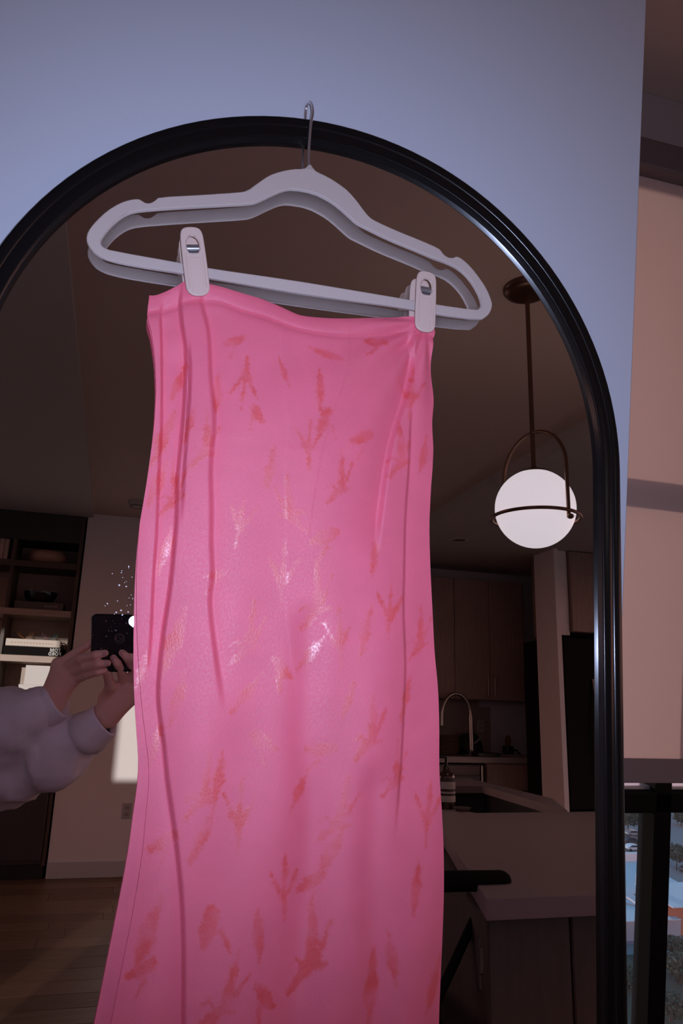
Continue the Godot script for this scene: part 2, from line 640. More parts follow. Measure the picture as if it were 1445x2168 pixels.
	part("rail", span(0.42, 4.6, 1.655, 1.725, WIN_Z - 0.10, WIN_Z - 0.035), dark, win)
	part("rail", span(0.42, 4.6, 0.0, 0.08, WIN_Z - 0.12, WIN_Z - 0.03), dark, win)
	part("sill_bead", span(0.42, 4.6, hi.y + 0.001, hi.y + 0.012, WIN_Z - 0.11, WIN_Z - 0.055, 0.002), mat("bead_aluminium", 0.55, 0.55, 0.58, 0.35, 0.8), win)
	for s in [[0.0, lo.y], [hi.y, 1.655], [1.725, 2.56]]:
		part("pane", span(0.42, 4.6, s[0], s[1], WIN_Z - 0.083, WIN_Z - 0.077, 0.0), pane_mat, win)
	# a balcony slab above keeps the top of the window in shade
	struct("exterior_canopy", span(-0.5, 6.0, 2.62, 2.85, -2.3, -1.07, 0.0), paint2)
	var sh := thing("roller_shade", "reddish translucent roller shade glowing with low sun, drawn nearly to the sill rail", "shade", Vector3(0.44, 0.95, WIN_Z + 0.03))
	var cloth := mat("shade_fabric", 0.66, 0.58, 0.57, 0.9)
	cloth.backlight_enabled = true
	cloth.backlight = Color(0.78, 0.60, 0.54).linear_to_srgb()
	part("fabric", span(0.0, 3.9, 0.0, 1.64, -0.0006, 0.0006, 0.0), cloth, sh)
	part("hem_bar", span(0.0, 3.9, -0.002, 0.058, -0.006, 0.006, 0.002), mat("hem_grey", 0.26, 0.20, 0.20, 0.8), sh)
	part("cassette", span(-0.01, 3.9, 1.60, 1.68, -0.028, 0.05, 0.006), mat("cassette_paint", 0.16, 0.12, 0.12, 0.7), sh)

# ---------------------------------------------------------------- the town below the window
func outside() -> void:
	var g := -56.0
	struct("ground", span(-100, 420, g - 0.5, g, -480, -30, 0.0), mat("asphalt", 0.20, 0.20, 0.21, 0.9))
	var roof := mat("roof_membrane", 0.60, 0.63, 0.66, 0.8)
	var wallc := mat("stucco_blue_grey", 0.36, 0.38, 0.42, 0.85)
	var warm := mat("stucco_orange", 0.50, 0.20, 0.11, 0.85)
	var pale := mat("parapet_plaster", 0.74, 0.68, 0.68, 0.8)
	var b1 := thing("flat_roofed_building", "low building with wide white flat roof and parapet beside the black mirror frame", "building", Vector3(84, g, -117.3))
	part("wall", span(0, 11.6, 0, 3.7, -26, 0, 0.02), wallc, b1)
	part("roof", span(0, 14.2, 3.7, 3.82, -27, 0.1, 0.02), roof, b1)
	part("wall", span(11.6, 28, 0, 3.7, -26, -11, 0.02), wallc, b1)
	part("roof", span(14.2, 28.2, 3.7, 3.82, -27, -10.8, 0.02), roof, b1)
	part("parapet", span(0, 28.2, 3.7, 5.4, -28, -27, 0.02), pale, b1)
	part("parapet", span(11.3, 11.6, 3.82, 4.2, -9, 0.1, 0.02), pale, b1)
	part("plinth", span(0, 11.8, 0, 0.5, 0, 0.15, 0.02), mat("plinth_blue", 0.16, 0.20, 0.28, 0.8), b1)
	var pipe := MB.new()
	pipe.tube([Vector3(3, 4.0, -10), Vector3(7.5, 4.0, -8.6), Vector3(11, 4.0, -5.0)], 0.13, 8)
	part("pipe", pipe, mat("stucco_blue_grey", 0.36, 0.38, 0.42, 0.85), b1)
	var b2 := thing("small_roofed_building", "white roofed building with orange side wall right of the window mullion", "building", Vector3(98.6, g, -119.3))
	part("wall", span(0.1, 18, 0, 5.4, -8.5, 0, 0.02), warm, b2)
	part("roof", span(0.0, 18.2, 5.4, 5.6, -9, 1.6, 0.02), roof, b2)
	part("parapet", span(0.2, 1.6, 5.6, 7.6, -9.0, -5.0, 0.02), pale, b2)
	part("annex", span(-1.6, 1.95, 0, 3.3, 0.05, 1.4, 0.02), wallc, b2)
	part("annex_roof", span(-1.6, 1.95, 3.3, 3.42, 0.05, 1.5, 0.02), roof, b2)
	struct("ground_planting_bed", span(60, 135, g, g + 0.15, -113.5, -60, 0.0), mat("planting_bed", 0.045, 0.05, 0.035, 0.95))
	var cars := [[Vector3(130.9258, -56, -171.8976), mat("car_silver", 0.35, 0.38, 0.42, 0.35, 0.3), "silver car parked farthest back left of the mullion"], [Vector3(126.7126, -56, -166.7913), mat("car_charcoal", 0.05, 0.05, 0.06, 0.3), "dark car parked between the silver and white cars"], [Vector3(123.4132, -56, -161.6334), mat("car_white", 0.7, 0.72, 0.75, 0.3), "white car parked nearest of the three by the mirror frame"], [Vector3(127.5012, -56, -147.5778), mat("car_charcoal", 0.05, 0.05, 0.06, 0.3), "dark car beside the round street tree"]]
	for c in cars:
		var t := thing("car", c[2], "car", c[0], "cars in the parking lot")
		var prof := PackedVector2Array([Vector2(-2.2, 0.35), Vector2(2.2, 0.35), Vector2(2.25, 0.75), Vector2(1.2, 0.95), Vector2(0.55, 1.42), Vector2(-1.1, 1.45), Vector2(-1.9, 1.0), Vector2(-2.25, 0.85)])
		var mb := MB.new()
		mb.prism(smooth_closed(prof, 1), -0.85, 0.85, 0.08)
		part("body", mb, c[1], t)
		var gl := MB.new()
		gl.prism(PackedVector2Array([Vector2(1.0, 0.95), Vector2(0.5, 1.36), Vector2(-1.05, 1.38), Vector2(-1.7, 1.0)]), -0.87, 0.87, 0.02)
		part("window", gl, mat("car_glass", 0.03, 0.035, 0.045, 0.1), t)
		for sx in [-1.4, 1.4]:
			var wh := MB.new()
			wh.lathe([Vector2(0.0, -0.9), Vector2(0.33, -0.9), Vector2(0.33, 0.9), Vector2(0.0, 0.9)], 14, Transform3D(Basis(Vector3.RIGHT, PI / 2), Vector3(sx, 0.33, 0)))
			part("wheel", wh, mat("tyre", 0.02, 0.02, 0.02, 0.8), t)
	tree(Vector3(130.2034, -56, -173.0197), 7.5, 3.6, "dark leafy street tree at the lot's edge beside the mirror frame")
	tree(Vector3(125.1627, -56, -148.8581), 5.6, 2.3, "round street tree in the lot, right of the window mullion")
	tree(Vector3(94.0884, -56, -111.5675), 3.2, 1.8, "bushy tree in front of the small building, at the window's lower right")
	tree(Vector3(88.9287, -56, -103.8915), 4.0, 2.4, "large bushy tree at the window's right edge below the small building")
	tree(Vector3(79.663, -56, -94.8378), 3.6, 2.1, "bushy tree nearest below the window, lowest on the right")
	tree(Vector3(79.4569, -56, -103.0188), 3.0, 1.9, "shrubby tree low between the mirror frame and the mullion")
	tree(Vector3(151.6518, -56, -179.1792), 4.0, 2.6, "dark leafy tree at the lot's far side, just below the rail on the right")
	for k in 3:
		tree(Vector3(166 + k * 12.0, g, -228 - (k % 2) * 6), 7.0, 5.0, ["leafy tree far behind the lot, seen above the rail next to the mirror frame", "leafy tree far behind the lot, seen above the rail at the mullion", "leafy tree far behind the lot, seen above the rail right of the mullion"][k], "trees behind the parking lot")

func tree(at: Vector3, h: float, r: float, label: String, group := "") -> void:
	var t := thing("tree", label, "tree", at, group)
	var tr := MB.new()
	tr.tube([Vector3.ZERO, Vector3(0.05, h * 0.35, 0), Vector3(0, h * 0.7, 0.05)], [0.16, 0.12, 0.06], 8)
	part("trunk", tr, mat("bark", 0.07, 0.05, 0.04, 0.9), t)
	var lf := MB.new()
	for k in 520:
		var d := Vector3(rng.randfn(), rng.randfn(), rng.randfn()).normalized()
		var p := Vector3(0, h * 0.68, 0) + d * Vector3(r, r * 0.85, r) * (0.55 + 0.45 * rng.randf())
		var a := Vector3(rng.randfn(), rng.randfn(), rng.randfn()).normalized() * r * 0.16
		var b := a.cross(d + Vector3(0.1, 0.2, 0.3)).normalized() * r * 0.10
		lf.quad(p - a, p - b, p + a, p + b)
	var o := part("foliage", lf, mat("leaves", 0.055, 0.065, 0.035, 0.8), t)
	o.set_meta("kind", "stuff")

# ---------------------------------------------------------------- mirror
func arch_path(r: float, w: float, bottom: float, seg := 64) -> Array:   # up the left side, over, down the right side, in mirror axes about the arch's centre
	var p := []
	for k in 13:
		p.append(Vector3(-r, lerpf(bottom, 0.0, k / 12.0), w))
	for k in range(1, seg):
		var a := PI - PI * k / seg
		p.append(Vector3(r * cos(a), r * sin(a), w))
	for k in 13:
		p.append(Vector3(r, lerpf(0.0, bottom, k / 12.0), w))
	return p

func mirror() -> void:
	var hb := 1.5439 / cos(LEAN)
	var base := ARCH - mirror_basis.y * hb + Vector3(0, 0.004, 0)
	var m := thing("floor_mirror", "tall arched floor mirror in a slim black metal frame leaning on the pale wall", "mirror", base, "", mirror_basis)
	var up := Vector3(0, hb, 0)
	var black := mat("frame_black", 0.007, 0.006, 0.006, 0.19, 0.0, 0.42)
	var wd := R_OUT - R_IN
	# profile across the frame: distance from the inner edge, height over the front plane
	var prof := [[-0.0005, -0.016], [0.0, -0.004], [0.0006, -0.0022], [0.002, -0.0012], [0.008, -0.0008], [0.0122, -0.0012], [0.0132, -0.0022], [0.0142, -0.0012], [0.0155, -0.0003], [0.018, 0.0], [wd - 0.004, -0.0002], [wd - 0.0015, -0.0010], [wd, -0.0030], [wd, -0.024], [wd - 0.010, -0.025]]
	var rows := []
	for q in prof:
		var row := PackedVector3Array()
		var path := arch_path(R_IN + q[0], q[1], -hb + wd - q[0])
		for p in path:
			row.append(p + up)
		row.append(row[0] if false else Vector3(0, -hb + wd - q[0], q[1]) + up)
		rows.append(row)
	rows.reverse()
	var fr := MB.new()
	fr.grid(rows, true, false)
	part("frame", fr, black, m)
	# the glass
	var gl := MB.new()
	var outline := PackedVector2Array()
	for p in arch_path(R_IN + 0.004, 0.0, -hb + wd - 0.004):
		outline.append(Vector2(p.x, p.y + hb))
	outline.reverse()
	gl.prism(outline, -RECESS - 0.005, -RECESS, 0.0)
	var glass := mat("mirror_silver", 0.88, 0.87, 0.86, 0.0, 1.0)
	part("mirror_glass", gl, glass, m)
	var back := MB.new()
	back.prism(outline, -0.023, -RECESS - 0.006, 0.0)
	part("backing", back, mat("backing_board", 0.05, 0.045, 0.04, 0.8), m)
	# dust specks on the glass round the flash's reflection
	var dust := MB.new()
	var centre: Vector2 = Vector2(-0.1838, -0.2036)
	for k in 46:
		var p := centre + Vector2(rng.randfn() * 0.014 - 0.006, absf(rng.randfn()) * 0.032 - 0.010)
		var rr := 0.0003 + 0.0007 * rng.randf() * rng.randf()
		dust.box(Vector3(p.x, p.y + hb, -RECESS + rr * 0.5), Vector3(rr * 2, rr * 2, rr), rr * 0.4)
	part("dust_specks", dust, mat("dust_white", 0.9, 0.9, 0.92, 0.9), m).set_meta("kind", "stuff")

# ---------------------------------------------------------------- hanger
func hanger() -> void:
	var outer := PackedVector2Array([Vector2(-0.041, 0.3116), Vector2(-0.0384, 0.3159), Vector2(-0.0346, 0.3174), Vector2(-0.0305, 0.3142), Vector2(-0.0281, 0.3117), Vector2(-0.0123, 0.3076), Vector2(0.0008, 0.302), Vector2(0.0121, 0.2958), Vector2(0.0236, 0.2851), Vector2(0.0313, 0.2763), Vector2(0.0391, 0.2684), Vector2(0.0483, 0.2646), Vector2(0.0733, 0.2585), Vector2(0.1018, 0.253), Vector2(0.127, 0.2473), Vector2(0.1314, 0.2435), Vector2(0.134, 0.2402), Vector2(0.1399, 0.2377), Vector2(0.1456, 0.2383), Vector2(0.1505, 0.2417), Vector2(0.1573, 0.24), Vector2(0.1686, 0.2325), Vector2(0.1808, 0.2201), Vector2(0.191, 0.2074), Vector2(0.1969, 0.195), Vector2(0.1989, 0.1877), Vector2(0.1972, 0.1796), Vector2(0.1923, 0.172), Vector2(0.1838, 0.166), Vector2(0.1237, 0.1625), Vector2(0.0825, 0.1635), Vector2(0.0136, 0.1601), Vector2(-0.0555, 0.1577), Vector2(-0.1398, 0.1572), Vector2(-0.1664, 0.1572), Vector2(-0.2106, 0.156), Vector2(-0.2406, 0.1567), Vector2(-0.2543, 0.1606), Vector2(-0.2622, 0.1681), Vector2(-0.2662, 0.1755), Vector2(-0.2655, 0.1849), Vector2(-0.2595, 0.1971), Vector2(-0.2492, 0.2121), Vector2(-0.2383, 0.223), Vector2(-0.2283, 0.2296), Vector2(-0.2189, 0.233), Vector2(-0.2148, 0.2314), Vector2(-0.2109, 0.2295), Vector2(-0.2056, 0.231), Vector2(-0.2013, 0.2353), Vector2(-0.1987, 0.2395), Vector2(-0.1574, 0.2515), Vector2(-0.1132, 0.265), Vector2(-0.105, 0.2686), Vector2(-0.0941, 0.2803), Vector2(-0.0818, 0.2934), Vector2(-0.0688, 0.3016), Vector2(-0.0552, 0.3078)])
	var inner := PackedVector2Array([Vector2(-0.2477, 0.1702), Vector2(-0.2402, 0.1685), Vector2(-0.1674, 0.1689), Vector2(-0.1407, 0.1685), Vector2(-0.0458, 0.1726), Vector2(0.0129, 0.1737), Vector2(0.0832, 0.1749), Vector2(0.1254, 0.1752), Vector2(0.178, 0.1773), Vector2(0.1828, 0.1809), Vector2(0.1849, 0.188), Vector2(0.1791, 0.2015), Vector2(0.1691, 0.215), Vector2(0.1549, 0.2259), Vector2(0.1391, 0.2305), Vector2(0.1214, 0.2328), Vector2(0.1023, 0.2375), Vector2(0.0643, 0.2452), Vector2(0.0343, 0.2539), Vector2(0.025, 0.2567), Vector2(0.0155, 0.2631), Vector2(0.0023, 0.2726), Vector2(-0.0107, 0.2792), Vector2(-0.0288, 0.2845), Vector2(-0.053, 0.2835), Vector2(-0.0638, 0.2791), Vector2(-0.0783, 0.2684), Vector2(-0.091, 0.2583), Vector2(-0.1007, 0.2534), Vector2(-0.1407, 0.242), Vector2(-0.1868, 0.2286), Vector2(-0.2168, 0.2193), Vector2(-0.2283, 0.2133), Vector2(-0.2392, 0.2015), Vector2(-0.2468, 0.1889), Vector2(-0.2515, 0.1778), Vector2(-0.2508, 0.1728)])
	var h := thing("clothes_hanger", "pale velvet clothes hanger with two clips hooked over the top of the arched mirror", "hanger", ARCH, "", mirror_basis)
	var velvet := mat("hanger_velvet", 0.57, 0.47, 0.42, 0.85, 0.0, 0.3)
	velvet.rim_enabled = true
	velvet.rim = 0.15
	var mb := MB.new()
	mb.prism(smooth_closed(outer, 1), 0.001, 0.0065, 0.0012, Transform3D(), smooth_closed(inner, 1))
	part("body", mb, velvet, h)
	# hook: up from the nub, over the frame between frame and wall
	var chrome := mat("chrome", 0.88, 0.86, 0.88, 0.40, 1.0)
	var c0: Vector2 = Vector2(-0.0351, 0.315)
	var c1: Vector2 = Vector2(-0.0372, 0.3302)
	var c2: Vector2 = Vector2(-0.0374, 0.3675)
	var c3: Vector2 = Vector2(-0.0351, 0.3876)
	var c4: Vector2 = Vector2(-0.0353, 0.4049)
	var c5: Vector2 = Vector2(-0.0374, 0.4141)
	var c6: Vector2 = Vector2(-0.0381, 0.4153)
	var c7: Vector2 = Vector2(-0.038, 0.3952)
	var ctl := [Vector3(c0.x, c0.y - 0.004, 0.004), Vector3(c1.x, c1.y, 0.004), Vector3(c2.x, c2.y, 0.005), Vector3(c3.x, c3.y, 0.002), Vector3(c4.x, c4.y, -0.006), Vector3(c5.x, c5.y, -0.014), Vector3(c6.x, c6.y, -0.026), Vector3(c7.x, c7.y, -0.0285), Vector3(c7.x - 0.002, c7.y - 0.03, -0.0285)]
	var cv := Curve3D.new()
	for k in ctl.size():
		var tan_: Vector3 = (ctl[mini(k + 1, ctl.size() - 1)] - ctl[maxi(k - 1, 0)]) / 6.0
		cv.add_point(ctl[k], -tan_, tan_)
	var hk := MB.new()
	var pts := []
	for k in 49:
		pts.append(cv.sample_baked(cv.get_baked_length() * k / 48.0, true))
	hk.tube(pts, 0.0016, 10)
	part("hook", hk, chrome, h)
	var nub := MB.new()
	nub.tube([Vector3(c0.x, c0.y - 0.004, 0.004), Vector3(c0.x, c0.y + 0.001, 0.004), Vector3(c0.x, c0.y + 0.003, 0.004)], [0.0042, 0.0034, 0.0022], 12)
	part("nub", nub, velvet, h)
	# clips
	var plastic := mat("clip_plastic", 0.70, 0.52, 0.44, 0.5, 0.0, 0.5)
	for e in [[Vector2(-0.1625, 0.2056), Vector2(-0.147, 0.1294)], [Vector2(0.1085, 0.2077), Vector2(0.1088, 0.1329)]]:
		var a: Vector2 = e[0]
		var b: Vector2 = e[1]
		var up := (a - b).normalized()
		var ln := a.distance_to(b)
		var cl := Node3D.new()
		cl.name = "clip"
		h.add_child(cl, true)
		var rt := Vector3(up.y, -up.x, 0)
		cl.transform = Transform3D(Basis(rt, Vector3(up.x, up.y, 0), rt.cross(Vector3(up.x, up.y, 0))), Vector3(b.x, b.y, 0.0))
		var hw := 0.0128
		var shape := PackedVector2Array([Vector2(-hw * 0.95, 0.0), Vector2(hw * 0.95, 0.0), Vector2(hw, ln * 0.3), Vector2(hw * 0.98, ln * 0.75), Vector2(hw * 0.92, ln * 0.93), Vector2(hw * 0.55, ln), Vector2(-hw * 0.55, ln), Vector2(-hw * 0.92, ln * 0.93), Vector2(-hw * 0.98, ln * 0.75), Vector2(-hw, ln * 0.3)])
		var hole := PackedVector2Array()
		for k in 16:
			var an := TAU * k / 16
			hole.append(Vector2(0.0068 * cos(an), ln * 0.725 + clampf(0.011 * sin(an), -0.0085, 0.011)))
		var sm := smooth_closed(shape, 2)
		var fp := MB.new()
		fp.prism(sm, 0.0155, 0.0185, 0.0011, Transform3D(), hole)
		part("front_jaw", fp, plastic, cl)
		var bp := MB.new()
		bp.prism(smooth_closed(shape, 1), -0.0045, -0.0015, 0.0011)
		part("back_jaw", bp, plastic, cl)
		var rib := MB.new()
		for sx in [-1.0, 1.0]:
			rib.box(Vector3(sx * 0.0088, ln * 0.36, 0.0187), Vector3(0.0018, ln * 0.5, 0.0012), 0.0005)
		rib.box(Vector3(0, ln * 0.30, 0.0186), Vector3(0.0125, ln * 0.50, 0.0008), 0.0004)
		part("rib", rib, plastic, cl)
		var br := MB.new()
		br.box(Vector3(0, ln * 0.56, 0.007), Vector3(0.010, 0.012, 0.019), 0.001)
		br.tube([Vector3(-0.0065, ln * 0.72, 0.012), Vector3(0.0065, ln * 0.72, 0.012)], 0.0042, 12)
		part("spring", br, mat("spring_steel", 0.55, 0.54, 0.55, 0.3, 0.9), cl)

# ---------------------------------------------------------------- skirt
func jacquard() -> Array:   # the woven figures: [albedo, roughness, relief] images; u across, v down
	var W := 640
	var H := 1664
	var mask := PackedFloat32Array()
	mask.resize(W * H)
	var sx := W / 0.42
	var sy := H / 1.04
	# strokes: [x0, y0, r0, x1, y1, r1] in millimetres about the figure's heart, y down
	var crane := [[0, 0, 6.0, -3, -46, 1.2], [0, 0, 5.5, -17, 20, 2.4], [-3, 4, 3.5, 10, -1, 1.5], [-5, 4, 1.8, -13, -3, 1.3], [-13, -3, 1.3, -19, 2, 0.8], [3, -6, 3.0, 12, -32, 0.8]]
	var sprig := [[0, 0, 3.6, 0, -36, 0.8], [0, 0, 3.4, -14, -24, 0.8], [0, 0, 3.4, 12, -22, 0.8], [0, 0, 2.6, 1, 18, 0.8]]
	var petal := [[0, 0, 6.5, 9, -9, 4.5], [0, 0, 5.5, -8, 6, 3.0], [6, 6, 1.6, 3, 22, 0.8]]
	var leaf := [[0, 0, 5.0, 4, -22, 0.9], [0, 0, 5.0, -4, 20, 0.9]]
	var kinds := [crane, sprig, petal, leaf]
	var spots := []
	for e in [
		[Vector2(0.0021, -0.1887), -0.05, 1.05, 0, 1],
		[Vector2(-0.0664, -0.2309), 0.1, 1, 0, 1],
		[Vector2(-0.0662, -0.2771), 0.45, 1.1, 3, 1],
		[Vector2(-0.0378, -0.1681), 0.02, 1.25, 1, 1],
		[Vector2(-0.0036, -0.2357), 0.45, 1.2, 3, 1],
		[Vector2(0.0267, -0.228), -0.1, 1.15, 1, 1],
		[Vector2(0.0655, -0.3184), 0.05, 1, 0, 1],
		[Vector2(0.0105, -0.33), 0.6, 1.1, 2, 1],
		[Vector2(-0.0439, -0.3236), -0.2, 1.1, 2, -1],
		[Vector2(0.0361, -0.3995), 0.2, 1, 0, 1],
		[Vector2(0.0099, -0.4561), 0.1, 1.1, 2, 1],
		[Vector2(0.0297, -0.4252), 0.25, 1.3, 3, 1],
		[Vector2(-0.0647, -0.4013), 0, 1.3, 1, 1],
		[Vector2(-0.1404, -0.2311), 0.05, 1.6, 3, 1],
		[Vector2(-0.1325, -0.2838), 0, 1.2, 3, 1],
		[Vector2(0.0792, -0.1956), 0.05, 1.15, 1, 1],
		[Vector2(0.1321, -0.4017), 0.1, 1.2, 1, 1],
		[Vector2(-0.1696, -0.0268), 0.1, 1.5, 3, 1],
		[Vector2(-0.1704, -0.0736), 0.1, 1.3, 3, 1],
		[Vector2(-0.125, -0.0361), 0, 0.9, 0, 1],
		[Vector2(-0.1512, -0.0851), -0.1, 0.85, 0, 1],
		[Vector2(-0.1078, 0.0869), 0.2, 0.8, 2, 1],
		[Vector2(-0.0911, 0.0535), 3.2, 1.1, 1, 1],
		[Vector2(-0.0103, 0.0444), -0.25, 1.1, 3, 1],
		[Vector2(-0.004, 0.0106), -0.5, 1.1, 2, 1],
		[Vector2(0.0892, -0.0203), -0.05, 0.95, 0, 1],
		[Vector2(-0.0049, 0.0899), 1.6, 1, 3, 1],
		[Vector2(0.0504, 0.1135), 0.6, 0.9, 2, 1],
		[Vector2(0.1214, -0.2182), 0, 0.85, 0, 1],
		[Vector2(-0.0989, -0.3761), 0.1, 0.9, 0, 1],
		[Vector2(-0.099, -0.4111), 0.2, 1.25, 3, 1],
		[Vector2(-0.0856, -0.4917), -0.7, 1.3, 2, 1],
		[Vector2(-0.1083, -0.1629), 0.4, 0.75, 2, 1],
		[Vector2(0.0955, -0.3577), 0.05, 0.85, 0, 1],
		[Vector2(0.0536, -0.211), 0.02, 1.3, 3, 1],
		[Vector2(-0.0585, -0.0483), -0.1, 1.1, 3, 1],
		[Vector2(0.0195, -0.06), 0, 0.9, 0, 1],
		[Vector2(0.0176, -0.5276), 0, 1.25, 0, 1],
		[Vector2(-0.1401, -0.4974), 0.1, 1.6, 3, 1],
		[Vector2(0.0777, -0.552), -0.15, 1.6, 3, 1],
		[Vector2(0.0977, -0.5276), -0.4, 1.2, 3, 1],
		[Vector2(-0.1444, -0.5269), 0.2, 1, 2, 1],
		[Vector2(-0.0506, 0.0598), -0.6, 0.8, 3, 1],
		[Vector2(-0.0752, 0.0087), 0.3, 0.8, 2, -1],
		[Vector2(-0.1191, 0.0284), -0.2, 1, 3, 1],
		[Vector2(-0.1567, -0.1417), 0, 1.2, 3, 1],
		[Vector2(-0.0876, -0.3587), -0.1, 1.3, 3, 1],
		[Vector2(-0.0383, -0.4979), -0.3, 1.2, 3, 1],
		[Vector2(-0.067, -0.5592), 0.3, 1.1, 0, 1],
		[Vector2(0.0018, -0.1155), 0.3, 1.2, 2, 1],
		[Vector2(-0.0296, -0.2534), 0, 1, 2, -1],
		[Vector2(0.0966, 0.0491), 0.1, 1.2, 1, 1],
		[Vector2(0.1157, -0.0089), 0, 1, 3, 1],
		[Vector2(0.0391, -0.279), 0.1, 0.9, 3, 1],
		[Vector2(-0.0073, -0.3717), 0.2, 0.9, 3, 1],
		[Vector2(0.1038, -0.2769), 0.05, 1.1, 3, 1],
		[Vector2(0.1213, -0.4628), -0.1, 1.2, 3, 1],
		[Vector2(0.145, -0.556), 0.1, 1.3, 3, 1],
		[Vector2(-0.1356, -0.4181), 0.1, 1, 2, 1],
		[Vector2(-0.1483, -0.329), 0, 0.9, 3, 1],
		[Vector2(-0.0275, -0.5538), 0.1, 1, 2, -1],
		[Vector2(-0.0152, -0.4673), -0.05, 1.1, 1, 1],
		[Vector2(-0.0859, -0.1136), 0.1, 1, 1, -1],
		[Vector2(-0.0353, -0.0938), -0.2, 1, 0, -1],
		[Vector2(0.0379, -0.0025), 0.2, 1, 2, 1],
		[Vector2(-0.0192, -0.0256), 0, 1, 1, 1],
		[Vector2(0.0602, -0.1306), -0.1, 1, 3, 1],
		[Vector2(-0.1681, -0.2594), 0, 1, 3, 1],
		[Vector2(-0.1588, 0.0379), 0.1, 1, 3, 1],
		[Vector2(-0.1449, -0.011), 0, 0.9, 3, 1]]:
		spots.append([(e[0].x + 0.21) * 1000.0, (0.2 - e[0].y) * 1000.0, e[1], e[2], e[3], e[4]])
	var fn := FastNoiseLite.new()
	fn.seed = 31
	fn.frequency = 0.13
	for s in spots:
		var cs := cos(s[2])
		var sn := sin(s[2])
		for st in kinds[s[4]]:
			var k: float = s[3]
			var a := Vector2(st[0] * s[5], st[1]) * k
			var b := Vector2(st[3] * s[5], st[4]) * k
			a = Vector2(a.x * cs - a.y * sn + s[0], a.x * sn + a.y * cs + s[1])
			b = Vector2(b.x * cs - b.y * sn + s[0], b.x * sn + b.y * cs + s[1])
			var rm := maxf(st[2], st[5]) * k + 3.0
			var px := 0.001 * sx
			var py := 0.001 * sy
			var ab := b - a
			var l2 := maxf(ab.length_squared(), 0.01)
			for y in range(maxi(0, int((minf(a.y, b.y) - rm) * py)), mini(H, int((maxf(a.y, b.y) + rm) * py) + 1)):
				for x in range(maxi(0, int((minf(a.x, b.x) - rm) * px)), mini(W, int((maxf(a.x, b.x) + rm) * px) + 1)):
					var p := Vector2(x / px, y / py)
					var t := clampf((p - a).dot(ab) / l2, 0, 1)
					var d := p.distance_to(a + ab * t) - lerpf(st[2], st[5], t) * k + fn.get_noise_2d(x, y) * 2.6 + fn.get_noise_2d(x * 0.25, y * 0.25 + 500.0) * 3.0
					var w := clampf(0.5 - d / 3.0, 0.0, 1.0) * clampf(0.75 + 0.8 * fn.get_noise_2d(x * 0.15 + 90.0, y * 0.15), 0.25, 1.0)
					if w > mask[y * W + x]: mask[y * W + x] = w
	var al := PackedByteArray()
	var ro := PackedByteArray()
	var he := PackedByteArray()
	al.resize(W * H * 3)
	ro.resize(W * H)
	he.resize(W * H)
	var f2 := FastNoiseLite.new()
	f2.seed = 8
	f2.frequency = 0.22
	var f3 := FastNoiseLite.new()
	f3.seed = 12
	f3.frequency = 0.012
	var ground := SKIRT_GROUND
	var figure := SKIRT_FIGURE
	for i in W * H:
		var x := i % W
		var y := i / W
		var w := mask[i]
		var g := f2.get_noise_2d(x * 1.4, y * 0.8)
		var c := ground.lerp(figure, w)
		var tone := 1.0 + 0.05 * g + 0.06 * f3.get_noise_2d(x, y)
		c = Color(minf(c.r * tone, 0.96), minf(c.g * tone, 1), minf(c.b * tone, 1)).linear_to_srgb()
		al[i * 3] = int(c.r * 255)
		al[i * 3 + 1] = int(c.g * 255)
		al[i * 3 + 2] = int(c.b * 255)
		ro[i] = int(clampf(lerpf(0.65, 0.41, w) + g * 0.18, 0.05, 1.0) * 255)
		he[i] = int(clampf(0.45 + w * 0.2 + g * 0.35, 0, 1) * 255)
	return [Image.create_from_data(W, H, false, Image.FORMAT_RGB8, al), Image.create_from_data(W, H, false, Image.FORMAT_L8, ro), Image.create_from_data(W, H, false, Image.FORMAT_L8, he)]

const SKIRT_GROUND := Color(0.88, 0.142, 0.225)
const SKIRT_FIGURE := Color(0.84, 0.095, 0.110)
var left_edge: PackedVector2Array
var right_edge: PackedVector2Array
var top_line: PackedVector2Array
var seam_line: PackedVector2Array
var folds := []

func by_height(p: PackedVector2Array) -> PackedVector2Array:   # (u, v) outline points to a curve u(-v)
	var q := PackedVector2Array()
	for a in p:
		q.append(Vector2(-a.y, a.x))
	return q

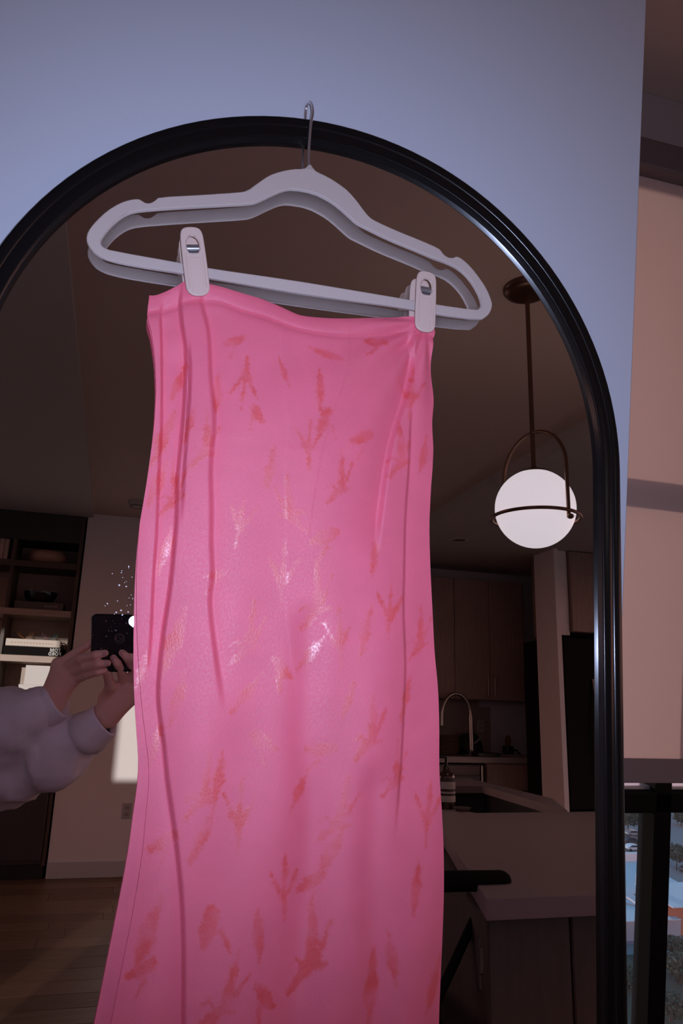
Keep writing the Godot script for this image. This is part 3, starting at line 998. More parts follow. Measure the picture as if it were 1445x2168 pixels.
func skirt_point(s: float, v: float, back: bool) -> Vector3:
	var l := along(-v, left_edge)
	var r := along(-v, right_edge)
	var down := clampf((-v + 0.18) / 0.8, 0.0, 1.0)      # 0 at the waist, 1 at the hem
	if not back:
		l += 0.014 * smoothstep(0.35, 0.85, down)
	else:
		r -= 0.004
		l -= 0.000
	var u := lerpf(l, r, s)
	var e := 2.0 * s - 1.0
	var bulge := 1.0 - pow(absf(e), 3.0)
	if back:
		return Vector3(u, v, -0.0060 - 0.003 * bulge * smoothstep(0.0, 0.2, down))
	var w := 0.0065 + bulge * lerpf(0.006, 0.012, smoothstep(0.0, 0.25, down))
	for f in folds:                                      # [curve u(-v), depth, width, side, from, to]: side 0 a soft groove, else a lapped crease that falls off on that side
		var t: float = -v
		var on := smoothstep(f[4] - 0.03, f[4] + 0.01, t) * (1.0 - smoothstep(f[5] - 0.06, f[5], t))
		if on <= 0.0: continue
		var du: float = u - along(t, f[0])
		if absf(du) > 0.08: continue
		if f[3] == 0.0:
			var g: float = du / f[2]
			w -= on * f[1] * exp(-g * g)
		else:
			var q: float = du * f[3]
			w -= on * f[1] * (exp(-q / 0.024) * smoothstep(0.0, f[2], q) if q > 0.0 else 0.0)
	# broad hollows and the drag lines below the waistband
	w += 0.0022 * sin(u * 34.0 + v * 5.0 + 0.8) * smoothstep(0.05, 0.4, down)
	w += 0.0016 * sin(u * 71.0 - v * 9.0) * smoothstep(0.2, 0.7, down)
	var cr := Vector2(u - 0.115, v - 0.150)              # strain lines from the right clip
	if cr.x < 0.02 and down < 0.25:
		var ang := atan2(cr.y, cr.x)
		w += 0.0040 * sin(ang * 15.0 + 1.0) * exp(-cr.length() * 11.0) * smoothstep(0.01, 0.05, cr.length())
	return Vector3(u, v, w)

func skirt() -> void:
	left_edge = by_height(PackedVector2Array([Vector2(-0.1986, 0.1383), Vector2(-0.1975, 0.1263), Vector2(-0.1976, 0.1119), Vector2(-0.1971, 0.1025), Vector2(-0.1921, 0.0882), Vector2(-0.1863, 0.0641), Vector2(-0.1818, 0.0334), Vector2(-0.1801, 0.0091), Vector2(-0.1794, -0.0215), Vector2(-0.1806, -0.0635), Vector2(-0.1822, -0.0931), Vector2(-0.1837, -0.1173), Vector2(-0.1831, -0.1602), Vector2(-0.1802, -0.2073), Vector2(-0.1761, -0.2528), Vector2(-0.172, -0.2865), Vector2(-0.1667, -0.3197), Vector2(-0.1623, -0.3473), Vector2(-0.1614, -0.367), Vector2(-0.1625, -0.392), Vector2(-0.1641, -0.4299), Vector2(-0.1683, -0.475), Vector2(-0.173, -0.5186), Vector2(-0.1776, -0.5614), Vector2(-0.1826, -0.6034), Vector2(-0.1873, -0.6473), Vector2(-0.1919, -0.6829)]))
	right_edge = by_height(PackedVector2Array([Vector2(0.1234, 0.1645), Vector2(0.1253, 0.1425), Vector2(0.1236, 0.1235), Vector2(0.1229, 0.0913), Vector2(0.1273, 0.0589), Vector2(0.1266, 0.0316), Vector2(0.1293, -0.0018), Vector2(0.128, -0.0483), Vector2(0.1278, -0.0884), Vector2(0.1307, -0.1351), Vector2(0.1353, -0.1875), Vector2(0.1386, -0.2259), Vector2(0.1433, -0.2636), Vector2(0.1457, -0.301), Vector2(0.1471, -0.3498), Vector2(0.1506, -0.3886), Vector2(0.1537, -0.4242), Vector2(0.1556, -0.4655), Vector2(0.1556, -0.5061), Vector2(0.1548, -0.5459), Vector2(0.1542, -0.5901), Vector2(0.1556, -0.6487), Vector2(0.1579, -0.7228)]))
	top_line = PackedVector2Array([Vector2(-0.1975, 0.1263), Vector2(-0.1913, 0.1274), Vector2(-0.1815, 0.1325), Vector2(-0.1704, 0.1399), Vector2(-0.1607, 0.1472), Vector2(-0.1484, 0.1496), Vector2(-0.1367, 0.1482), Vector2(-0.1224, 0.1469), Vector2(-0.1011, 0.1438), Vector2(-0.082, 0.1413), Vector2(-0.0625, 0.1368), Vector2(-0.0435, 0.1311), Vector2(-0.0349, 0.1293), Vector2(-0.0151, 0.1302), Vector2(0.0112, 0.1337), Vector2(0.0379, 0.1396), Vector2(0.0651, 0.1462), Vector2(0.0984, 0.1531), Vector2(0.1125, 0.1531), Vector2(0.1216, 0.1477), Vector2(0.1259, 0.1432)])
	seam_line = PackedVector2Array([Vector2(-0.1958, 0.1091), Vector2(-0.1833, 0.1134), Vector2(-0.1659, 0.122), Vector2(-0.1466, 0.1288), Vector2(-0.1247, 0.1312), Vector2(-0.0997, 0.1254), Vector2(-0.0743, 0.1219), Vector2(-0.0484, 0.1158), Vector2(-0.0274, 0.1133), Vector2(-0.0009, 0.1137), Vector2(0.0254, 0.117), Vector2(0.0525, 0.1236), Vector2(0.0796, 0.1308), Vector2(0.0991, 0.1356), Vector2(0.1191, 0.1356), Vector2(0.1262, 0.1333)])
	var c1 := by_height(PackedVector2Array([Vector2(-0.1642, 0.1216), Vector2(-0.159, 0.0959), Vector2(-0.1533, 0.0706), Vector2(-0.1502, 0.0183), Vector2(-0.1497, -0.0312), Vector2(-0.1498, -0.0669), Vector2(-0.1472, -0.1095), Vector2(-0.1471, -0.1756), Vector2(-0.1492, -0.2169), Vector2(-0.1501, -0.2515), Vector2(-0.1485, -0.2854), Vector2(-0.1389, -0.33), Vector2(-0.1333, -0.3594), Vector2(-0.1211, -0.4121), Vector2(-0.111, -0.4644), Vector2(-0.1052, -0.5098), Vector2(-0.1004, -0.565), Vector2(-0.0918, -0.6623)]))
	var c2 := by_height(PackedVector2Array([Vector2(-0.1469, 0.1269), Vector2(-0.137, 0.0961), Vector2(-0.1304, 0.0461), Vector2(-0.1228, -0.0024), Vector2(-0.1223, -0.0513), Vector2(-0.1178, -0.0988), Vector2(-0.1155, -0.1307), Vector2(-0.112, -0.1611), Vector2(-0.1119, -0.1909), Vector2(-0.1031, -0.2379), Vector2(-0.0897, -0.3015), Vector2(-0.0828, -0.3591), Vector2(-0.0731, -0.4239)]))
	var c3 := by_height(PackedVector2Array([Vector2(-0.1852, 0.1071), Vector2(-0.1791, 0.056), Vector2(-0.173, -0.0142), Vector2(-0.1708, -0.0683), Vector2(-0.1677, -0.1235), Vector2(-0.1667, -0.1654), Vector2(-0.1634, -0.2291), Vector2(-0.162, -0.2859), Vector2(-0.16, -0.3411), Vector2(-0.1601, -0.3553)]))
	var c4 := by_height(PackedVector2Array([Vector2(0.0991, 0.1334), Vector2(0.1025, 0.095), Vector2(0.0951, 0.0534), Vector2(0.0831, 0.0114), Vector2(0.0753, -0.029), Vector2(0.0698, -0.081), Vector2(0.0673, -0.1144), Vector2(0.0663, -0.1553), Vector2(0.0644, -0.2054)]))
	var c5 := by_height(PackedVector2Array([Vector2(0.096, -0.0325), Vector2(0.0942, -0.0859), Vector2(0.0948, -0.1409), Vector2(0.0953, -0.1836), Vector2(0.0997, -0.2401), Vector2(0.0996, -0.2897), Vector2(0.0991, -0.326), Vector2(0.0978, -0.358), Vector2(0.0949, -0.3995), Vector2(0.0931, -0.4281), Vector2(0.092, -0.4714)]))
	var c6 := by_height(PackedVector2Array([Vector2(-0.1527, 0.0917), Vector2(-0.1468, 0.0404), Vector2(-0.1453, -0.0105), Vector2(-0.1443, -0.0604), Vector2(-0.1428, -0.1091), Vector2(-0.1434, -0.1753), Vector2(-0.1442, -0.2175)]))
	var c7 := by_height(PackedVector2Array([Vector2(-0.0054, -0.3177), Vector2(0.0058, -0.381), Vector2(0.0075, -0.4471), Vector2(0.0068, -0.511), Vector2(0.0063, -0.5772), Vector2(0.0107, -0.6729)]))
	var c8 := by_height(PackedVector2Array([Vector2(0.0709, -0.4486), Vector2(0.076, -0.4927), Vector2(0.083, -0.5361), Vector2(0.0872, -0.5862), Vector2(0.0935, -0.6814)]))
	folds = [[c1, 0.0085, 0.0030, -1.0, -0.12, 1.0], [c2, 0.0080, 0.0070, 1.0, -0.12, 0.30], [c3, 0.0060, 0.0026, 1.0, -0.10, 0.27], [c4, 0.0095, 0.0075, -1.0, -0.12, 0.14], [c5, 0.0045, 0.0045, 1.0, -0.02, 0.42], [c6, 0.0060, 0.0020, -1.0, -0.06, 0.12], [c7, 0.0055, 0.018, 0.0, 0.20, 1.0], [c8, 0.0050, 0.016, 0.0, 0.36, 1.0]]
	var sk := thing("skirt", "long coral pink satin skirt with woven bird figures clipped on the pale hanger", "skirt", ARCH, "", mirror_basis)
	var im := jacquard()
	var satin := StandardMaterial3D.new()
	satin.resource_name = "satin"
	satin.albedo_texture = ImageTexture.create_from_image(im[0])
	satin.roughness = 1.0
	satin.roughness_texture = ImageTexture.create_from_image(im[1])
	satin.roughness_texture_channel = BaseMaterial3D.TEXTURE_CHANNEL_RED
	satin.metallic_specular = 0.75
	satin.heightmap_enabled = true
	satin.heightmap_texture = ImageTexture.create_from_image(im[2])
	satin.heightmap_scale = 0.025
	satin.backlight_enabled = true
	satin.backlight = Color(0.08, 0.02, 0.02).linear_to_srgb()
	var bottom := -0.86
	for sheet in 3:                                      # front panel, back panel, waistband
		var rows := []
		var uvs := []
		var nr := 300 if sheet == 0 else (90 if sheet == 1 else 10)
		var nc := 220 if sheet != 1 else 60
		for j in nr + 1:
			var row := PackedVector3Array()
			var uu := PackedVector2Array()
			for i in nc + 1:
				var s := float(i) / nc
				var x := lerpf(top_line[0].x, top_line[top_line.size() - 1].x, s)
				var vt := along(x, top_line)
				var vs := along(x, seam_line)
				var t := float(j) / nr
				var v: float
				if sheet == 0: v = lerpf(vs + 0.002, bottom, t)
				elif sheet == 1: v = lerpf(vt - 0.002, bottom, t)
				else: v = lerpf(vt, vs, t)
				var p := skirt_point(s, v, sheet == 1)
				if sheet == 0: p.z -= 0.0036 * exp(-absf(vs - v) / 0.0035)
				if sheet == 2:
					p.z += 0.0010 * (1.0 - pow(absf(2 * t - 1), 3.0)) - 0.0002
				row.append(p)
				uu.append(Vector2((p.x + 0.21) / 0.42, (0.2 - p.y) / 1.04))
			rows.append(row)
			uvs.append(uu)
		rows.reverse()
		uvs.reverse()
		var mb := MB.new()
		mb.grid(rows, false, false, uvs)
		part(["front_panel", "back_panel", "waistband"][sheet], mb, satin, sk)

# ---------------------------------------------------------------- photographer
func person() -> void:
	var p := thing("person", "person in a pale sweatshirt holding up the black device with both hands in the mirror", "person", Vector3(-0.86, 0, 1.08))
	var at := p.position
	var skin := mat("skin", 0.86, 0.52, 0.42, 0.5)
	skin.subsurf_scatter_enabled = true
	skin.subsurf_scatter_strength = 0.15
	var body := MB.new()
	# hand whose back faces the mirror, reaching in from the left
	var wa := Vector3(-0.3109, 1.2548, 0.885)
	var ia := Vector3(-0.3029, 1.3269, 0.85)
	var ma := Vector3(-0.2893, 1.3216, 0.842)
	var ra := Vector3(-0.2776, 1.312, 0.842)
	var pa := Vector3(-0.2694, 1.3006, 0.848)
	var hand := [[wa, 0.023, ia, 0.0125, 0.012], [wa, 0.024, ma, 0.0135, 0.012], [wa, 0.024, ra, 0.013, 0.012], [wa, 0.022, pa, 0.0115, 0.012], [ia, 0.011, pa, 0.011, 0.012]]
	hand += chain([ia, Vector3(-0.2714, 1.35, 0.826), Vector3(-0.2537, 1.3629, 0.812), Vector3(-0.2429, 1.3713, 0.806)], [0.0105, 0.0090, 0.0080, 0.0068])
	hand += chain([ma, Vector3(-0.2591, 1.337, 0.798), Vector3(-0.2321, 1.3439, 0.771), Vector3(-0.216, 1.3483, 0.772)], [0.0110, 0.0095, 0.0085, 0.0070])
	hand += chain([ra, Vector3(-0.2496, 1.3221, 0.798), Vector3(-0.226, 1.3272, 0.772), Vector3(-0.2088, 1.3298, 0.773)], [0.0105, 0.0092, 0.0082, 0.0068])
	hand += chain([pa, Vector3(-0.2439, 1.3083, 0.806), Vector3(-0.2246, 1.3126, 0.782), Vector3(-0.2127, 1.3157, 0.78)], [0.0095, 0.0082, 0.0072, 0.0060])
	hand += chain([wa, Vector3(-0.2859, 1.2872, 0.885), Vector3(-0.2551, 1.3103, 0.868), Vector3(-0.2295, 1.3312, 0.85)], [0.020, 0.0125, 0.0105, 0.0085], 0.008)
	for b in hand:
		b[0] -= at; b[2] -= at
	bones_mesh(body, hand, 0.003, 0.004)
	# the other hand, steadying the device from below
	var wb := Vector3(-0.2014, 1.2341, 0.885)
	var i2 := Vector3(-0.1743, 1.2942, 0.85)
	var m2 := Vector3(-0.1597, 1.2957, 0.848)
	var r2 := Vector3(-0.1463, 1.2916, 0.85)
	var p2 := Vector3(-0.1359, 1.2827, 0.856)
	var hb := [[wb, 0.023, i2, 0.0125, 0.012], [wb, 0.024, m2, 0.0135, 0.012], [wb, 0.024, r2, 0.013, 0.012], [wb, 0.021, p2, 0.0115, 0.012], [i2, 0.011, p2, 0.011, 0.012]]
	hb += chain([i2, Vector3(-0.1805, 1.315, 0.815), Vector3(-0.1913, 1.3308, 0.792), Vector3(-0.1994, 1.341, 0.787)], [0.0105, 0.0092, 0.0082, 0.0070])
	hb += chain([m2, Vector3(-0.1587, 1.3242, 0.815), Vector3(-0.1728, 1.3425, 0.79), Vector3(-0.1845, 1.3516, 0.785)], [0.0110, 0.0095, 0.0085, 0.0070])
	hb += chain([r2, Vector3(-0.1425, 1.3184, 0.815), Vector3(-0.1542, 1.3369, 0.79), Vector3(-0.165, 1.3453, 0.785)], [0.0105, 0.0092, 0.0082, 0.0068])
	hb += chain([p2, Vector3(-0.1301, 1.3043, 0.818), Vector3(-0.138, 1.3215, 0.796), Vector3(-0.1482, 1.3308, 0.79)], [0.0095, 0.0082, 0.0072, 0.0060])
	hb += chain([wb, Vector3(-0.2082, 1.2654, 0.868), Vector3(-0.1995, 1.2892, 0.838), Vector3(-0.209, 1.3131, 0.8)], [0.020, 0.0125, 0.0105, 0.0085], 0.008)
	for b in hb:
		b[0] -= at; b[2] -= at
	bones_mesh(body, hb, 0.003, 0.004)
	# arms, trunk, head, legs
	var ea := Vector3(-0.5051, 1.152, 1)
	var eb := Vector3(-0.5107, 1.0549, 1.06)
	var sa := Vector3(-0.80, 1.37, 0.90)
	var sb := Vector3(-0.82, 1.37, 1.26)
	var limbs := [[wa, 0.025, ea, 0.040, 0.02], [ea, 0.040, sa, 0.052, 0.02], [wb, 0.025, eb, 0.040, 0.02], [eb, 0.040, sb, 0.052, 0.02]]
	var tr := Vector3(-0.86, 0, 1.08)
	limbs += [[tr + Vector3(0, 0.95, -0.09), 0.12, tr + Vector3(0, 0.95, 0.09), 0.12, 0.06], [tr + Vector3(0, 1.0, 0), 0.13, tr + Vector3(0, 1.30, 0), 0.13, 0.06], [sa, 0.06, sb, 0.06, 0.06], [tr + Vector3(0, 1.36, 0), 0.06, tr + Vector3(0.02, 1.50, 0), 0.052, 0.03]]
	for s in [-1.0, 1.0]:
		limbs += [[tr + Vector3(0, 0.90, s * 0.09), 0.085, tr + Vector3(0.02, 0.48, s * 0.10), 0.055, 0.03], [tr + Vector3(0.02, 0.48, s * 0.10), 0.052, tr + Vector3(-0.01, 0.08, s * 0.10), 0.036, 0.02], [tr + Vector3(-0.03, 0.045, s * 0.10), 0.038, tr + Vector3(0.14, 0.03, s * 0.11), 0.030, 0.02]]
	for b in limbs:
		b[0] -= at; b[2] -= at
	bones_mesh(body, limbs, 0.014, 0.03)
	var hd := tr + Vector3(0.035, 1.62, 0)
	var head := [[hd + Vector3(-0.02, 0.03, 0), 0.086, hd + Vector3(0.0, 0.0, 0), 0.080, 0.03], [hd + Vector3(0.03, -0.05, 0), 0.055, hd + Vector3(0.045, -0.075, 0), 0.035, 0.03], [hd + Vector3(0.085, 0.005, 0), 0.012, hd + Vector3(0.105, -0.022, 0), 0.013, 0.012], [hd + Vector3(0.078, -0.058, -0.018), 0.009, hd + Vector3(0.078, -0.058, 0.018), 0.009, 0.008], [hd + Vector3(-0.01, -0.06, 0), 0.05, hd + Vector3(-0.015, -0.13, 0), 0.052, 0.02], [hd + Vector3(0.0, 0.0, -0.085), 0.012, hd + Vector3(-0.008, 0.025, -0.09), 0.015, 0.006], [hd + Vector3(0.0, 0.0, 0.085), 0.012, hd + Vector3(-0.008, 0.025, 0.09), 0.015, 0.006]]
	for b in head:
		b[0] -= at; b[2] -= at
	bones_mesh(body, head, 0.005, 0.02)
	part("body", body, skin, p)
	# clothes and hair
	var knit := mat("sweatshirt", 0.78, 0.74, 0.78, 0.9, 0.0, 0.2)
	var sw := MB.new()
	var ca := Vector3(-0.3028, 1.256, 0.882)
	var ca2 := Vector3(-0.3308, 1.2368, 0.895)
	var cb := Vector3(-0.209, 1.219, 0.888)
	var cb2 := Vector3(-0.2396, 1.1929, 0.905)
	var sleeves := [[Vector3(-0.3362, 1.2339, 0.9), 0.052, Vector3(-0.388, 1.2025, 0.94), 0.072, 0.03], [Vector3(-0.388, 1.2025, 0.94), 0.072, ea, 0.078, 0.03], [ea, 0.078, sa, 0.088, 0.05], [Vector3(-0.2464, 1.1862, 0.91), 0.043, Vector3(-0.2911, 1.1491, 0.94), 0.056, 0.03], [Vector3(-0.2911, 1.1491, 0.94), 0.056, Vector3(-0.3837, 1.1164, 1), 0.064, 0.03], [Vector3(-0.3837, 1.1164, 1), 0.064, eb, 0.072, 0.03], [eb, 0.072, sb, 0.088, 0.05], [sa, 0.09, sb, 0.09, 0.06], [tr + Vector3(0, 0.95, -0.08), 0.15, tr + Vector3(0, 0.95, 0.08), 0.15, 0.06], [tr + Vector3(0, 0.98, -0.04), 0.155, tr + Vector3(0, 1.32, -0.05), 0.14, 0.06], [tr + Vector3(0, 0.98, 0.04), 0.155, tr + Vector3(0, 1.32, 0.05), 0.14, 0.06]]
	for b in sleeves:
		b[0] -= at; b[2] -= at
	bones_mesh(sw, sleeves, 0.010, 0.03, 0.017, 13.0)
	part("sweatshirt", sw, knit, p)
	for e in [[ca, ca2, 0.034, 0.041, Vector3(-0.2927, 1.2628, 0.88)], [cb, cb2, 0.033, 0.040, Vector3(-0.2039, 1.2229, 0.886)]]:
		var cu := MB.new()
		var dir: Vector3 = (e[1] - e[0]).normalized()
		var rows := []
		var s1 := dir.cross(Vector3.UP).normalized()
		var s2 := s1.cross(dir)
		for q in [[0.002, e[2] - 0.006], [-0.008, e[2] - 0.001], [-0.010, e[2] + 0.001], [-0.006, e[2] + 0.004], [0.012, e[2] + 0.006], [0.03, e[3] + 0.004], [0.048, e[3] + 0.007], [0.056, e[3] - 0.006]]:
			var row := PackedVector3Array()
			for k in 40:
				var a := TAU * k / 40
				var wv: float = 1.0 + 0.06 * sin(a * 3.0 + q[0] * 60.0) + 0.015 * sin(a * 9.0)
				row.append(e[0] - at + dir * q[0] + (s1 * cos(a) + s2 * sin(a)) * q[1] * wv)
			rows.append(row)
		cu.grid(rows, true, false)
		part("cuff", cu, knit, p)
	var jeans := MB.new()
	var jb := []
	for s in [-1.0, 1.0]:
		jb += [[tr + Vector3(0, 0.90, s * 0.09) - at, 0.10, tr + Vector3(0.02, 0.48, s * 0.10) - at, 0.078, 0.03], [tr + Vector3(0.02, 0.48, s * 0.10) - at, 0.078, tr + Vector3(-0.01, 0.10, s * 0.10) - at, 0.066, 0.03]]
	bones_mesh(jeans, jb, 0.014, 0.03, 0.006, 9.0)
	part("trousers", jeans, mat("denim", 0.05, 0.06, 0.09, 0.9), p)
	var hair := MB.new()
	var hp := hd - at
	bones_mesh(hair, [[hp + Vector3(-0.035, 0.04, 0), 0.098, hp + Vector3(-0.035, 0.03, 0), 0.096, 0.02], [hp + Vector3(-0.075, 0.0, 0), 0.07, hp + Vector3(-0.09, -0.22, 0), 0.06, 0.03], [hp + Vector3(-0.05, 0.0, -0.06), 0.04, hp + Vector3(-0.06, -0.2, -0.07), 0.035, 0.03], [hp + Vector3(-0.05, 0.0, 0.06), 0.04, hp + Vector3(-0.06, -0.2, 0.07), 0.035, 0.03]], 0.010, 0.03, 0.008, 30.0)
	part("hair", hair, mat("hair_brown", 0.05, 0.03, 0.02, 0.5), p)
	# finger nails of the nearer hand
	for e in [[Vector3(-0.2142, 1.348, 0.7655), Vector3(-0.2218, 1.3458, 0.7655)], [Vector3(-0.2079, 1.3295, 0.7665), Vector3(-0.2156, 1.3283, 0.7665)], [Vector3(-0.2005, 1.3424, 0.781), Vector3(-0.1953, 1.3355, 0.783)], [Vector3(-0.1855, 1.3521, 0.779), Vector3(-0.1796, 1.347, 0.781)]]:
		var nl := MB.new()
		ball(nl, Vector3.ZERO, Vector3(0.0055, 0.0042, 0.0012), 12, 8)
		var o := part("nail", nl, mat("nail", 0.55, 0.34, 0.32, 0.25), p)
		var dx: Vector3 = (e[0] - e[1]).normalized()
		o.transform = Transform3D(Basis(dx, Vector3(0, 0, -1).cross(dx).normalized(), Vector3(0, 0, -1)), (e[0] + e[1]) / 2 - at)

# ---------------------------------------------------------------- the black device in the hands: flat body just behind the lens
func device() -> void:
	var cam_at := Vector3(-0.1916, 1.38, 0.7991)
	var b := Basis(Vector3(0.959518, 0.075223, 0.271418), Vector3(-0.099062, 0.992235, 0.075208), Vector3(-0.263653, -0.099050, 0.959519))
	var d := thing("camera_phone", "black glittery cased phone held in both hands, its flash lit, seen in the mirror", "phone", cam_at, "", b)
	# in the device's own axes: x right, y up, lens at the origin looking along -z
	var shell := mat("case_black", 0.005, 0.006, 0.010, 0.22, 0.0, 0.35)
	relief(shell, noise_tex(0.09, 66), 0.05, 14.0)
	var bd := MB.new()
	var poly := PackedVector2Array()
	for c in [[0.033, 0.050, 0], [-0.053, 0.050, 1], [-0.053, -0.064, 2], [0.033, -0.064, 3]]:
		for k in 7:
			var a: float = PI / 2 * c[2] + PI / 2 * k / 6.0
			var rr := 0.010
			poly.append(Vector2(c[0] + (-rr if c[0] > 0 else rr) + rr * cos(a), c[1] + (-rr if c[1] > 0 else rr) + rr * sin(a)))
	bd.prism(poly, 0.004, 0.014, 0.002)
	part("body", bd, shell, d)
	var sc := MB.new()
	sc.box(Vector3(-0.010, -0.007, 0.0142), Vector3(0.078, 0.104, 0.0008), 0.0003)
	part("screen", sc, mat("screen_glass", 0.02, 0.02, 0.025, 0.1), d)
	var ring := MB.new()
	ring.lathe([Vector2(0.0105, 0.0), Vector2(0.0105, 0.0022), Vector2(0.0095, 0.003), Vector2(0.0075, 0.0026), Vector2(0.0072, 0.001)], 28, Transform3D(Basis(Vector3.RIGHT, -PI / 2), Vector3(0, 0, 0.0042)))
	part("lens_ring", ring, mat("lens_metal", 0.08, 0.08, 0.09, 0.3, 0.8), d)
	var lens := MB.new()
	lens.lathe([Vector2(0.0074, 0.0), Vector2(0.005, 0.0004), Vector2(0.0001, 0.0005)], 24, Transform3D(Basis(Vector3.RIGHT, -PI / 2), Vector3(0, 0, 0.0040)))
	part("lens", lens, mat("lens_glass", 0.01, 0.01, 0.015, 0.05), d)
	var glow := mat("flash_glow", 0.9, 0.9, 0.9, 0.5)
	glow.emission_enabled = true
	glow.emission = Color(0.86, 0.9, 1.0)
	glow.emission_energy_multiplier = 0.8
	var fl := MB.new()
	var fp := PackedVector2Array()
	for k in 18:
		fp.append(Vector2(0.028 + 0.0040 * cos(TAU * k / 18), 0.034 + 0.0115 * sin(TAU * k / 18)))
	fl.prism(fp, 0.0005, 0.0042, 0.0006)
	part("flash_lamp", fl, glow, d)
	var gl := MB.new()
	for k in 34:
		var q := Vector3(rng.randf_range(-0.055, 0.020), rng.randf_range(-0.055, 0.046), 0.0038)
		if Vector2(q.x, q.y).length() < 0.014: continue
		var r := rng.randf_range(0.0006, 0.0015)
		gl.box(q, Vector3(r * 2, r * 2, 0.001), r * 0.5, Transform3D(Basis(Vector3(rng.randfn(), rng.randfn(), 3).normalized(), rng.randf_range(-0.2, 0.2)), Vector3.ZERO))
	part("glitter", gl, mat("glitter", 0.5, 0.55, 0.7, 0.15, 1.0), d).set_meta("kind", "stuff")

# ---------------------------------------------------------------- pendant lamp over the island
func pendant() -> void:
	var c := Vector3(1.1495, 1.9583, 1.48)
	var brass := mat("bronze", 0.20, 0.12, 0.09, 0.3, 0.9)
	var p := thing("pendant_lamp", "glowing white globe pendant lamp in a bronze ring and arched yoke", "lamp", c)
	var r := 0.138
	var canopy_y := CEIL - c.y
	var mb := MB.new()
	mb.lathe([Vector2(0.0, canopy_y - 0.030), Vector2(0.062, canopy_y - 0.028), Vector2(0.079, canopy_y - 0.022), Vector2(0.083, canopy_y - 0.012), Vector2(0.088, canopy_y - 0.010), Vector2(0.088, canopy_y)], 40)
	part("canopy", mb, brass, p)
	mb = MB.new()
	mb.tube([Vector3(0, canopy_y - 0.028, 0), Vector3(0, 0.0 + r, 0)], 0.0085, 14)
	part("rod", mb, brass, p)
	mb = MB.new()
	mb.lathe([Vector2(0.060, r * 0.90), Vector2(0.052, r * 0.97), Vector2(0.03, r * 1.02), Vector2(0.012, r * 1.04), Vector2(0.012, r * 1.10), Vector2(0.0, r * 1.10)], 32)
	part("cap", mb, brass, p)
	var glow := mat("globe_glow", 0.8, 0.78, 0.8, 0.4)
	glow.emission_enabled = true
	glow.emission = Color(0.66, 0.60, 0.66).linear_to_srgb()
	glow.emission_energy_multiplier = 1.0
	mb = MB.new()
	ball(mb, Vector3.ZERO, Vector3.ONE * r, 48, 28)
	part("globe", mb, glow, p)
	# ring round the globe, a little below its middle, and the yoke that carries it
	mb = MB.new()
	var pts := []
	for k in 64:
		pts.append(Vector3(cos(TAU * k / 64) * (r + 0.012), -0.036, sin(TAU * k / 64) * (r + 0.012)))
	mb.tube(pts, 0.006, 10, false, true)
	part("ring", mb, brass, p)
	mb = MB.new()
	pts = []
	var ax := Vector3(0.317, 0, -0.944)                      # the yoke's plane is turned to the room
	var ry := r + 0.004
	pts.append(ax * ry + Vector3(0, -0.05, 0))
	for k in 33:
		var a := PI * k / 32
		pts.append(ax * ry * cos(a) + Vector3(0, 0.130 + sin(a) * 0.150, 0))
	pts.append(-ax * ry + Vector3(0, -0.05, 0))
	mb.tube(pts, 0.0068, 10)
	part("yoke", mb, brass, p)
	for s in [-1.0, 1.0]:
		mb = MB.new()
		ball(mb, ax * (ry + 0.006) * s + Vector3(0, -0.056, 0), Vector3(0.012, 0.009, 0.012), 12, 8)
		part("screw", mb, brass, p)
	var l := OmniLight3D.new()
	l.name = "pendant_light"
	l.light_color = Color(1.0, 0.72, 0.55).linear_to_srgb()
	l.light_energy = 0.05
	l.light_size = r
	l.omni_range = 12.0
	l.omni_attenuation = 2.0
	l.shadow_enabled = true
	p.add_child(l)

